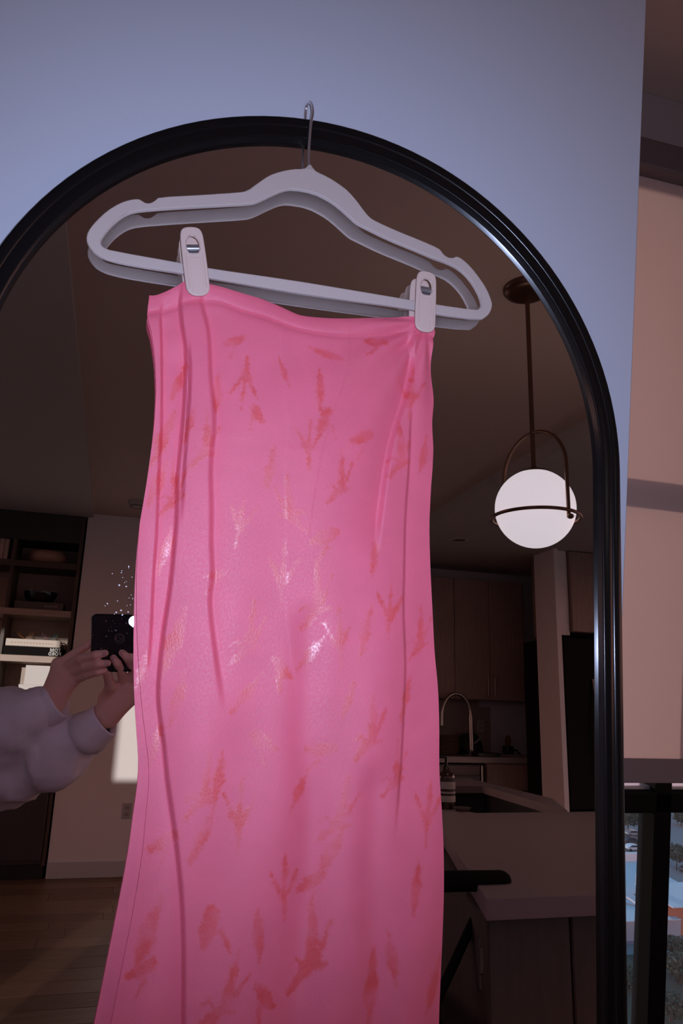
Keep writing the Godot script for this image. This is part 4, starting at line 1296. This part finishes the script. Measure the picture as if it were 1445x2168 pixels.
# ---------------------------------------------------------------- built-in shelves on the far wall
func built_in() -> void:
	var dark := wood("walnut_dark", Color(0.085, 0.055, 0.042), Color(0.12, 0.080, 0.060), 0.5, false, 51)
	var lightw := wood("walnut_light", Color(0.44, 0.31, 0.25), Color(0.54, 0.39, 0.32), 0.5, true, 52)
	var black := mat("cabinet_black", 0.050, 0.042, 0.038, 0.5)
	var b := thing("shelving_unit", "tall dark wood built in shelving unit with pale shelves beside the bare wall", "shelves", Vector3(-0.56, 0, FAR_Z))
	# own axes: x to the left of the unit's right side (negative), y up, z into the wall
	part("back_panel", span(-1.9, 0, 0, 2.78, 0.36, 0.38), lightw, b)
	part("side_panel", span(-0.028, 0, 0.09, 2.78, -0.01, 0.36), dark, b)
	part("side_panel", span(-1.9, -1.87, 0.09, 2.78, -0.01, 0.36), dark, b)
	part("divider", span(-0.535, -0.505, 1.28, 2.78, -0.005, 0.36), dark, b)
	part("header", span(-1.87, -0.028, 2.55, 2.78, -0.012, 0.36), black, b)
	for y in [2.33, 1.94, 1.575, 1.28]:
		part("shelf", span(-1.87, -0.028, y, y + (0.05 if y > 2.0 else 0.052), -0.008, 0.36), dark if y > 2.0 else lightw, b)
	part("cabinet_body", span(-1.87, -0.028, 0.10, 1.28, 0.0, 0.36), black, b)
	for k in 3:
		var d := part("door", span(-0.03 - 0.61 * (k + 1) + 0.003, -0.03 - 0.61 * k - 0.003, 0.13, 1.26, -0.02, 0.0), black, b)
		part("door_edge", span(-0.03 - 0.61 * k - 0.012, -0.03 - 0.61 * k - 0.004, 0.13, 1.26, -0.022, -0.019, 0.001), dark, d)
	part("toe_kick", span(-1.87, -0.01, 0.0, 0.10, 0.0, 0.05), mat("toe_black", 0.012, 0.010, 0.010, 0.6), b)
	# what stands on the shelves
	for k in 4:
		var x := Vector3(-1.1864, 2.4764, 5.8).x + 0.042 - 0.036 * k
		var t := thing("upright_book", ["slim cream book standing nearest the divider in the top left bay", "cream book standing second from the divider in the top left bay", "pale book standing third from the divider in the top left bay", "pale book standing fourth from the divider in the top left bay"][k], "book", Vector3(x, 2.382, FAR_Z + 0.03), "upright books in the top left bay")
		part("cover", span(-0.016, 0.016, 0, 0.215 - 0.006 * k, 0.0, 0.16, 0.004), mat("book_cream", 0.62, 0.44, 0.36, 0.7), t)
		part("pages", span(-0.013, 0.013, 0.003, 0.217 - 0.006 * k, 0.006, 0.157, 0.001), mat("paper", 0.6, 0.54, 0.46, 0.9), t)
	var dn := thing("ring_dish", "rounded tan ring shaped bowl on the top shelf bay", "bowl", Vector3(Vector3(-0.8369, 2.3973, 5.85).x, 2.383, FAR_Z + 0.16))
	var mb := MB.new()
	var pr := []
	for k in 25:
		var a := -PI / 2 + TAU * k / 24
		pr.append(Vector2(0.098 + 0.052 * cos(a), 0.056 + 0.056 * sin(a)))
	mb.lathe(pr, 40)
	part("bowl_ring", mb, mat("tan_ceramic", 0.50, 0.28, 0.20, 0.5), dn)
	var gb := thing("coffee_table_book", "grey brown book lying under the dark glass bowl", "book", Vector3(Vector3(-0.8417, 2.0081, 5.78).x, 1.994, FAR_Z + 0.02))
	part("cover", span(-0.185, 0.185, 0, 0.062, 0, 0.25, 0.003), mat("book_taupe", 0.11, 0.085, 0.07, 0.6), gb)
	for k in 5:
		part("spine_mark", span(0.045 + k * 0.020, 0.057 + k * 0.020, 0.024, 0.036 - 0.004 * (k % 2), -0.0006, 0.0004, 0.0), mat("print_silver", 0.35, 0.30, 0.27, 0.5), gb)
	var bw := thing("glass_bowl", "dark amber glass bowl sitting on a book", "bowl", Vector3(Vector3(-0.8489, 2.0859, 5.88).x, 2.056, FAR_Z + 0.13))
	mb = MB.new()
	mb.lathe([Vector2(0.0, 0.0), Vector2(0.075, 0.0), Vector2(0.105, 0.02), Vector2(0.125, 0.055), Vector2(0.132, 0.088), Vector2(0.128, 0.090), Vector2(0.118, 0.055), Vector2(0.095, 0.022), Vector2(0.0, 0.012)], 40)
	part("bowl", mb, mat("dark_glass", 0.018, 0.010, 0.008, 0.06, 0.0, 0.8), bw)
	var cbk := thing("cream_book", "thick cream book lying on top of the black book", "book", Vector3(Vector3(-0.8463, 1.7093, 5.77).x, 1.697, FAR_Z + 0.015))
	part("cover", span(-0.205, 0.205, 0, 0.058, 0, 0.26, 0.004), mat("book_ivory", 0.72, 0.60, 0.50, 0.6), cbk)
	for k in 14:
		part("spine_mark", span(-0.165 + k * 0.023, -0.150 + k * 0.023, 0.024, 0.032, -0.0006, 0.0004, 0.0), mat("print_gold", 0.5, 0.33, 0.22, 0.5), cbk)
	var bk := thing("black_book", "thick black book with white capitals on its spine on the sunlit shelf", "book", Vector3(Vector3(-0.851, 1.635, 5.77).x, 1.627, FAR_Z + 0.01))
	part("cover", span(-0.235, 0.235, 0, 0.070, 0, 0.28, 0.003), mat("book_black", 0.012, 0.009, 0.008, 0.8, 0.0, 0.2), bk)
	var white := mat("print_white", 0.75, 0.70, 0.66, 0.5)
	text_on("TOM", 0.030, Vector3(0.175, 0.050, -0.0004), white, bk)
	text_on("FORD", 0.030, Vector3(0.175, 0.020, -0.0004), white, bk)
	for e in [[44, "small orange crystal butterfly at the left end of the cream book", mat("crystal_amber", 0.55, 0.20, 0.06, 0.15)], [97, "small pink and teal crystal butterfly on the cream book", mat("crystal_rose", 0.55, 0.22, 0.30, 0.15)]]:
		var bf := thing("butterfly_ornament", e[1], "ornament", Vector3(0, 1.755, FAR_Z + 0.08))
		bf.position.x = -0.92 if e[0] == 44 else -0.735
		mb = MB.new()
		mb.tube([Vector3(0, 0.004, -0.025), Vector3(0, 0.010, 0.02)], [0.003, 0.005], 8)
		part("body", mb, e[2], bf)
		for s in [-1.0, 1.0]:
			mb = MB.new()
			mb.prism(smooth_closed(PackedVector2Array([Vector2(0, 0), Vector2(0.058, 0.030), Vector2(0.062, 0.058), Vector2(0.030, 0.040), Vector2(0.034, 0.016), Vector2(0.012, 0.012)]), 1), -0.012, 0.012, 0.002, Transform3D(Basis(Vector3(s, 0, 0), Vector3.UP, Vector3(0, 0, s)), Vector3(0, 0.006, 0)))
			part("wing", mb, e[2] if s < 0 or e[0] == 44 else mat("crystal_teal", 0.10, 0.30, 0.30, 0.15), bf)
	var ht := thing("heart_ornament", "pale pink heart ornament at the right end of the stacked books", "ornament", Vector3(Vector3(-0.6426, 1.7147, 5.8).x, 1.627, FAR_Z + 0.05))
	mb = MB.new()
	var hp := PackedVector2Array()
	for k in 40:
		var a := TAU * k / 40
		hp.append(Vector2(pow(sin(a), 3) * 0.044, 0.075 + (13 * cos(a) - 5 * cos(2 * a) - 2 * cos(3 * a) - cos(4 * a)) * 0.0034))
	mb.prism(hp, -0.018, 0.018, 0.008)
	part("heart", mb, mat("rose_quartz", 0.65, 0.36, 0.36, 0.3), ht)
	part("stand", span(-0.02, 0.02, 0, 0.022, -0.015, 0.015), mat("rose_quartz", 0.65, 0.36, 0.36, 0.3), ht)
	# the bay below: white boxes
	var wm := mat("white_card", 0.76, 0.70, 0.66, 0.7)
	for e in [["large white box lying at the bottom of the stack", -0.80, 0.30, 0.036, 0.0], ["white box lying second in the stack under the upright card", -0.79, 0.25, 0.036, 0.036]]:
		var t := thing("white_box", e[0], "box", Vector3(e[1], 1.332 + e[4], FAR_Z + 0.02), "white boxes in the lower bay")
		part("tray", span(-e[2] / 2 + 0.002, e[2] / 2 - 0.002, 0, e[3] - 0.012, 0.002, 0.22, 0.002), wm, t)
		part("lid", span(-e[2] / 2, e[2] / 2, e[3] - 0.014, e[3], 0, 0.222, 0.002), wm, t)
	var up := thing("display_card", "white square card standing on the stacked white boxes", "card", Vector3(-0.765, 1.404, FAR_Z + 0.03))
	part("board", span(-0.115, 0.115, 0, 0.150, 0.0, 0.02, 0.003), wm, up)
	part("strut", span(-0.02, 0.02, 0.0, 0.11, 0.02, 0.07, 0.003), wm, up)
	# a smoke detector on the ceiling
	var sd := thing("smoke_detector", "round pale smoke detector on the ceiling near the far wall", "detector", Vector3(Vector3(-0.1631, 2.82, 5.2021).x, CEIL, Vector3(-0.1738, 2.82, 5.2064).z))
	mb = MB.new()
	mb.lathe([Vector2(0.0, -0.042), Vector2(0.045, -0.042), Vector2(0.062, -0.034), Vector2(0.070, -0.018), Vector2(0.072, 0.0)], 32)
	part("housing", mb, mat("detector_plastic", 0.55, 0.48, 0.44, 0.5), sd)
	mb = MB.new()
	mb.lathe([Vector2(0.050, -0.0435), Vector2(0.054, -0.0435), Vector2(0.054, -0.038)], 32)
	part("vent_ring", mb, mat("detector_shadow", 0.1, 0.09, 0.08, 0.6), sd)
	var so := thing("wall_outlet", "pale wall outlet low on the bare wall beside the shelving", "outlet", Vector3(-0.0056, 0.4724, 5.75))
	part("plate", span(-0.035, 0.035, -0.057, 0.057, -0.006, 0.0, 0.002), mat("outlet_plastic", 0.5, 0.46, 0.44, 0.4), so)
	for s in [-1.0, 1.0]:
		part("socket", span(-0.017, 0.017, s * 0.024 - 0.014, s * 0.024 + 0.014, -0.0075, -0.005, 0.001), mat("outlet_socket", 0.35, 0.32, 0.30, 0.4), so)

func text_on(s: String, h: float, at: Vector3, m: Material, parent: Node3D) -> void:   # letters on a face that looks to -z
	var t := TextMesh.new()
	var f := SystemFont.new()
	f.font_names = PackedStringArray(["Droid Sans"])
	f.font_weight = 700
	t.font = f
	t.text = s
	t.font_size = 64
	t.pixel_size = h / 64.0 * 1.25
	t.depth = 0.0008
	var o := part("lettering", t, m, parent)
	o.transform = Transform3D(Basis(Vector3.UP, PI), at)

# ---------------------------------------------------------------- kitchen far right
func kitchen() -> void:
	var front := wood("kitchen_wood", Color(0.32, 0.215, 0.18), Color(0.42, 0.29, 0.245), 0.5, false, 61)
	var steel := mat("brushed_steel", 0.45, 0.42, 0.40, 0.3, 1.0)
	var top := mat("counter_stone", 0.34, 0.29, 0.27, 0.35)
	var zc := 6.0
	var uc := thing("upper_cabinet", "dark wood wall cabinet with two doors and slim pulls above the rear counter", "cabinet", Vector3(3.66, 1.42, zc))
	part("body", span(-1.50, 0, 0, 1.16, 0.02, 0.31), front, uc)
	for k in 4:
		var x1 := -0.02 - k * 0.37
		var d := part("door", span(x1 - 0.366, x1, 0.004, 1.156, 0.0, 0.02), front, uc)
		var hx := x1 - 0.336 if k % 2 == 0 else x1 - 0.035
		var hb := MB.new()
		hb.tube([Vector3(hx, 0.04, 0.0), Vector3(hx, 0.04, -0.03), Vector3(hx, 0.22, -0.03), Vector3(hx, 0.22, 0.0)], 0.005, 8)
		part("pull", hb, steel, d)
	var tile := mat("backsplash_tile", 0.36, 0.29, 0.26, 0.3)
	struct("wall_backsplash", span(2.12, 3.30, 0.93, 1.42, 6.308, 6.32, 0.0), tile)
	struct("wall_backsplash_001", span(3.30, 3.42, 0.93, 1.36, 6.31, 6.32, 0.0), tile)
	var rc := thing("base_cabinet", "dark rear base cabinet with wide drawers below the stone counter", "cabinet", Vector3(3.70, 0, 5.74))
	part("body", span(-0.62, 0.0, 0.1, 0.862, 0.02, 0.57), front, rc)
	for e in [[0.11, 0.36], [0.37, 0.62], [0.63, 0.855]]:
		part("drawer", span(-0.615, -0.005, e[0], e[1], 0.0, 0.02), front, rc)
	part("toe_kick", span(-0.62, 0, 0, 0.1, 0.06, 0.1), mat("toe_black", 0.012, 0.010, 0.010, 0.6), rc)
	var ov := thing("dishwasher", "dark dishwasher with a bright steel edge under the rear counter", "dishwasher", Vector3(3.06, 0, 5.72))
	part("body", span(-0.62, 0.0, 0.1, 0.85, 0.02, 0.56), mat("appliance_dark", 0.022, 0.018, 0.017, 0.3), ov)
	part("control_panel", span(-0.62, -0.05, 0.765, 0.84, 0.0, 0.02), mat("panel_bronze", 0.12, 0.085, 0.07, 0.4), ov)
	part("door", span(-0.62, -0.05, 0.12, 0.755, 0.0, 0.02), mat("appliance_dark", 0.022, 0.018, 0.017, 0.3), ov)
	part("steel_edge", span(-0.045, -0.033, 0.14, 0.84, -0.014, 0.02, 0.002), steel, ov)
	var rt := thing("rear_countertop", "long pale stone countertop along the back of the kitchen", "countertop", Vector3(3.72, 0.865, 5.70))
	part("slab", span(-1.6, 0.0, 0, 0.052, 0, 0.62, 0.003), top, rt)
	# things on the rear counter
	var y := 0.917
	var fc := thing("kitchen_faucet", "tall gooseneck steel faucet arching over the rear counter", "faucet", Vector3(Vector3(3.0258, 0.9491, 5.92).x, y, 5.92))
	var mb := MB.new()
	var pts := [Vector3(0, 0.0, 0), Vector3(-0.005, 0.34, 0)]
	for k in range(1, 18):
		var a := PI * k / 18.0
		pts.append(Vector3(-0.155 + 0.150 * cos(a), 0.34 + 0.21 * sin(a), -0.02 * k / 18.0))
	pts.append(Vector3(-0.305, 0.26, -0.02))
	var rad := []
	for k in pts.size():
		rad.append(0.026 if k < 2 else 0.016)
	mb.tube(pts, rad, 14)
	part("spout", mb, steel, fc)
	mb = MB.new()
	mb.lathe([Vector2(0.0, 0.0), Vector2(0.042, 0.0), Vector2(0.042, 0.012), Vector2(0.028, 0.02), Vector2(0.028, 0.05), Vector2(0, 0.05)], 24)
	part("base", mb, steel, fc)
	mb = MB.new()
	mb.tube([Vector3(0.02, 0.10, 0), Vector3(0.09, 0.16, 0)], [0.010, 0.007], 8)
	part("lever", mb, steel, fc)
	var bs := thing("wicker_basket", "woven brown basket at the left end of the rear counter", "basket", Vector3(Vector3(2.8477, 0.9691, 6.05).x, y, 6.05))
	mb = MB.new()
	for k in 9:
		var ring := []
		var rr := 0.085 + 0.010 * sin(k * 0.5)
		for s in 40:
			ring.append(Vector3(cos(TAU * s / 40) * (rr + (0.003 if (s + k) % 2 else -0.003)), 0.012 + k * 0.019, sin(TAU * s / 40) * (rr + (0.003 if (s + k) % 2 else -0.003))))
		mb.tube(ring, 0.0095, 6, false, true)
	part("weave", mb, mat("wicker", 0.13, 0.075, 0.045, 0.8), bs)
	var cm := thing("coffee_maker", "squat black appliance standing behind the faucet", "appliance", Vector3(Vector3(3.0879, 0.9697, 6.12).x, y, 6.12))
	mb = MB.new()
	mb.prism(smooth_closed(PackedVector2Array([Vector2(-0.12, 0), Vector2(0.12, 0), Vector2(0.11, 0.10), Vector2(0.05, 0.20), Vector2(-0.04, 0.19), Vector2(-0.11, 0.09)]), 1), -0.08, 0.08, 0.006)
	part("body", mb, mat("gloss_black", 0.010, 0.009, 0.009, 0.25), cm)
	part("drip_tray", span(-0.10, 0.10, 0.0, 0.015, -0.16, -0.08), mat("gloss_black", 0.010, 0.009, 0.009, 0.25), cm)
	var bo := thing("counter_outlet", "pale outlet plate on the backsplash beside the faucet", "outlet", Vector3(3.304, 1.1783, 6.3))
	part("plate", span(-0.036, 0.036, -0.058, 0.058, -0.008, 0.002, 0.002), mat("outlet_plastic", 0.5, 0.46, 0.44, 0.4), bo)
	part("socket", span(-0.016, 0.016, 0.008, 0.036, -0.0095, -0.006, 0.001), mat("outlet_socket", 0.35, 0.32, 0.30, 0.4), bo)
	part("socket", span(-0.016, 0.016, -0.036, -0.008, -0.0095, -0.006, 0.001), mat("outlet_socket", 0.35, 0.32, 0.30, 0.4), bo)
	var kb := thing("utensil_box", "dark box with a wooden paddle standing at the counter's right end", "box", Vector3(Vector3(3.4959, 0.9989, 6.1).x, y, 6.1))
	part("box", span(-0.035, 0.035, 0, 0.085, -0.05, 0.05, 0.004), mat("gloss_black", 0.010, 0.009, 0.009, 0.25), kb)
	part("trim", span(-0.038, -0.034, 0, 0.085, -0.052, -0.046, 0.001), steel, kb)
	mb = MB.new()
	mb.prism(smooth_closed(PackedVector2Array([Vector2(-0.018, 0.06), Vector2(0.018, 0.06), Vector2(0.032, 0.13), Vector2(0.030, 0.18), Vector2(-0.020, 0.185), Vector2(-0.034, 0.13)]), 2), -0.008, 0.008, 0.003)
	part("paddle", mb, mat("paddle_wood", 0.20, 0.10, 0.055, 0.6), kb)
	var ty := thing("serving_tray", "flat pale tray with a curved handle lying on the rear counter", "tray", Vector3(Vector3(3.3726, 0.9553, 5.9).x, y, 5.88))
	part("plate", span(-0.16, 0.16, 0, 0.018, -0.10, 0.10, 0.006), mat("tray_stone", 0.26, 0.20, 0.17, 0.5), ty)
	mb = MB.new()
	mb.tube([Vector3(0.0, 0.016, 0), Vector3(0.03, 0.055, 0), Vector3(0.09, 0.055, 0), Vector3(0.13, 0.016, 0)], 0.010, 8)
	part("handle", mb, mat("gloss_black", 0.010, 0.009, 0.009, 0.25), ty)
	var bt := thing("black_board", "small black slab lying beside the faucet base", "board", Vector3(Vector3(3.1253, 0.9707, 5.85).x - 0.02, y, 5.80))
	part("slab", span(-0.11, 0.11, 0, 0.036, -0.08, 0.08, 0.006), mat("gloss_black", 0.010, 0.009, 0.009, 0.25), bt)
	# refrigerator and the cabinet over it
	var fr := thing("refrigerator", "black refrigerator with a long bowed door handle at the mirror's right edge", "refrigerator", Vector3(3.45, 0, 5.0))
	var blk := mat("fridge_black", 0.014, 0.011, 0.010, 0.6, 0.0, 0.2)
	part("body", span(0, 0.92, 0.03, 1.95, 0.06, 0.67), blk, fr)
	part("door", span(0, 0.313, 0.55, 1.95, 0, 0.06, 0.012), blk, fr)
	part("door", span(0.317, 0.92, 0.55, 1.95, 0, 0.06, 0.012), blk, fr)
	part("freezer_drawer", span(0, 0.92, 0.05, 0.545, 0, 0.06, 0.012), blk, fr)
	for s in [-1.0, 1.0]:
		mb = MB.new()
		pts = []
		for k in 17:
			pts.append(Vector3(0.315 + s * 0.045, 0.72 + k * 0.055, -0.012 - 0.055 * sin(PI * k / 16)))
		mb.tube(pts, 0.011, 10)
		part("door_handle", mb, mat("handle_bronze", 0.45, 0.32, 0.26, 0.35, 0.9), fr)
	var oc := thing("fridge_cabinet", "dark cabinet mounted above the black refrigerator", "cabinet", Vector3(3.57, 2.0, 5.02))
	part("body", span(0.002, 0.85, 0, 0.715, 0.02, 0.66), front, oc)
	for k in 2:
		part("door", span(0.002 + 0.425 * k, 0.423 + 0.425 * k, 0.003, 0.712, 0, 0.02), front, oc)
	# recessed ceiling light in the kitchen
	var dl := thing("recessed_light", "round unlit recessed light in the kitchen ceiling", "ceiling light", Vector3(Vector3(2.5087, 2.72, 5.0309).x, CEIL - 0.10, Vector3(2.5087, 2.72, 5.0309).z))
	mb = MB.new()
	mb.lathe([Vector2(0.052, -0.001), Vector2(0.056, -0.007), Vector2(0.082, -0.005), Vector2(0.085, 0.0)], 32)
	part("trim", mb, mat("detector_plastic", 0.55, 0.48, 0.44, 0.5), dl)
	mb = MB.new()
	mb.lathe([Vector2(0.0, -0.002), Vector2(0.053, -0.002)], 32)
	part("lens", mb, mat("lamp_off", 0.16, 0.12, 0.10, 0.5), dl)

# ---------------------------------------------------------------- island, stool and the low counter behind
func island() -> void:
	var top := mat("island_stone", 0.36, 0.28, 0.27, 0.4)
	var wd := wood("island_wood", Color(0.060, 0.046, 0.040), Color(0.085, 0.066, 0.056), 0.5, false, 71)
	var is_ := thing("kitchen_island", "wide island with pale stone top and dark wood panels beside the photographer", "island", Vector3(0.53, 0, 0.665))
	var poly := PackedVector2Array([Vector2(0, 0), Vector2(1.9, 0.0), Vector2(2.4, 1.32), Vector2(0.59, 1.25), Vector2(0.50, 1.52)])
	var mb := MB.new()
	mb.prism(poly, 0.876, 0.915, 0.002, Transform3D(Basis(Vector3.RIGHT, Vector3(0, 0, 1), Vector3.UP), Vector3.ZERO))
	part("countertop", mb, top, is_)
	part("carcass", span(0.03, 1.9, 0.10, 0.876, 0.05, 1.2), wd, is_)
	part("panel", span(0.02, 0.20, 0.09, 0.87, 0.035, 0.05), wd, is_)
	part("panel", span(0.204, 1.0, 0.09, 0.87, 0.035, 0.05), wd, is_)
	part("panel", span(1.004, 1.9, 0.09, 0.87, 0.035, 0.05), wd, is_)
	part("toe_kick", span(0.05, 1.88, 0.0, 0.10, 0.09, 1.15), mat("toe_black", 0.012, 0.010, 0.010, 0.6), is_)
	mb = MB.new()
	mb.box(Vector3(0.004, 0.80, 0.04), Vector3(0.012, 0.05, 0.012), 0.003)
	mb.tube([Vector3(0.003, 0.84, 0.04), Vector3(0.003, 0.75, 0.04)], 0.003, 8)
	part("latch", mb, mat("latch_bronze", 0.10, 0.085, 0.075, 0.5, 0.5), is_)
	# stool with a rounded black back
	var st := thing("bar_stool", "black bar stool with a rounded padded back rail at the island's end", "stool", Vector3(0.40, 0, 0.90))
	var leather := mat("stool_black", 0.010, 0.008, 0.008, 0.75, 0.0, 0.15)
	mb = MB.new()
	var a := Vector3(0.4867, 0.9203, 0.8) - Vector3(0.40, 0, 0.90)
	var b := Vector3(0.641, 0.918, 0.8) - Vector3(0.40, 0, 0.90)
	mb.tube([a + (a - b) * 0.6, a, a.lerp(b, 0.5), b - (b - a) * 0.06, b, b + (b - a) * 0.05, b + (b - a) * 0.085], [0.0205, 0.0205, 0.0205, 0.0205, 0.018, 0.013, 0.004], 20)
	part("back_rail", mb, leather, st)
	part("seat", span(-0.24, 0.10, 0.62, 0.69, -0.15, 0.20, 0.03), leather, st)
	for q in [[-0.2, -0.12], [0.06, -0.12], [-0.2, 0.17], [0.06, 0.17]]:
		mb = MB.new()
		mb.tube([Vector3(q[0], 0.63, q[1]), Vector3(q[0] * 1.15, 0.0, q[1] * 1.15)], [0.013, 0.010], 8)
		part("leg", mb, leather, st)
	for k in 2:
		mb = MB.new()
		var e := a + (a - b) * 0.3 if k == 0 else b - (b - a) * 0.2
		mb.tube([e, Vector3(-0.2 if k == 0 else 0.06, 0.66, -0.10)], 0.010, 8)
		part("back_post", mb, leather, st)
	# bottle and small dish on the island
	var y := 0.9152
	var bp := Vector3(1.0565, 0.915, 2.0433)
	var bt := thing("soap_bottle", "amber bottle with white banded label standing on the island beside the skirt's edge", "bottle", Vector3(bp.x, y, bp.z))
	mb = MB.new()
	mb.lathe([Vector2(0.0, 0.0), Vector2(0.031, 0.0), Vector2(0.034, 0.004), Vector2(0.034, 0.112), Vector2(0.030, 0.126), Vector2(0.014, 0.136), Vector2(0.012, 0.152), Vector2(0, 0.152)], 32)
	part("glass", mb, mat("amber_glass", 0.035, 0.012, 0.004, 0.1, 0.0, 0.7), bt)
	for e in [[0.026, 0.048], [0.056, 0.063], [0.072, 0.098]]:
		mb = MB.new()
		mb.lathe([Vector2(0.0344, e[0]), Vector2(0.0346, e[0]), Vector2(0.0346, e[1]), Vector2(0.0344, e[1])], 32)
		part("label", mb, mat("label_paper", 0.42, 0.38, 0.36, 0.7), bt)
	mb = MB.new()
	mb.tube([Vector3(0, 0.15, 0), Vector3(0, 0.185, 0), Vector3(-0.03, 0.187, 0)], 0.006, 8)
	part("pump", mb, mat("gloss_black", 0.010, 0.009, 0.009, 0.25), bt)
	var dp := Vector3(1.0891, 0.915, 1.9714)
	var di := thing("small_dish", "small glossy dark dish on the island top near the bottle", "dish", Vector3(dp.x, y, dp.z))
	mb = MB.new()
	mb.lathe([Vector2(0.0, 0.0), Vector2(0.022, 0.0), Vector2(0.034, 0.012), Vector2(0.032, 0.013), Vector2(0.02, 0.004), Vector2(0, 0.004)], 28)
	part("bowl", mb, mat("dish_glaze", 0.12, 0.09, 0.08, 0.1, 0.0, 0.8), di)
	# low counter beyond the island: its rim runs across, then turns towards the fridge
	var pts := [Vector3(1.4233, 0.915, 2.9542), Vector3(1.6627, 0.915, 2.964), Vector3(1.5287, 0.915, 1.9693), Vector3(1.722, 0.915, 2.3962), Vector3(1.8069, 0.915, 3.3913), Vector3(1.6059, 0.915, 3.3765)]
	var o := Vector3(pts[1].x, 0, pts[1].z)
	var pc := thing("peninsula_counter", "narrow stone counter turning a corner behind the island", "counter", o)
	var pl := PackedVector2Array()
	for p in pts:
		pl.append(Vector2(p.x - o.x, p.z - o.z))
	mb = MB.new()
	mb.prism(pl, 0.880, 0.915, 0.002, Transform3D(Basis(Vector3.RIGHT, Vector3(0, 0, 1), Vector3.UP), Vector3.ZERO))
	part("countertop", mb, top, pc)
	mb = MB.new()
	mb.prism(MB.inset(pl if MB.area(pl) > 0 else reversed(pl), 0.03), 0.0, 0.879, 0.0, Transform3D(Basis(Vector3.RIGHT, Vector3(0, 0, 1), Vector3.UP), Vector3.ZERO))
	part("base", mb, mat("toe_black", 0.012, 0.010, 0.010, 0.6), pc)

func reversed(p: PackedVector2Array) -> PackedVector2Array:
	var q := p.duplicate()
	q.reverse()
	return q
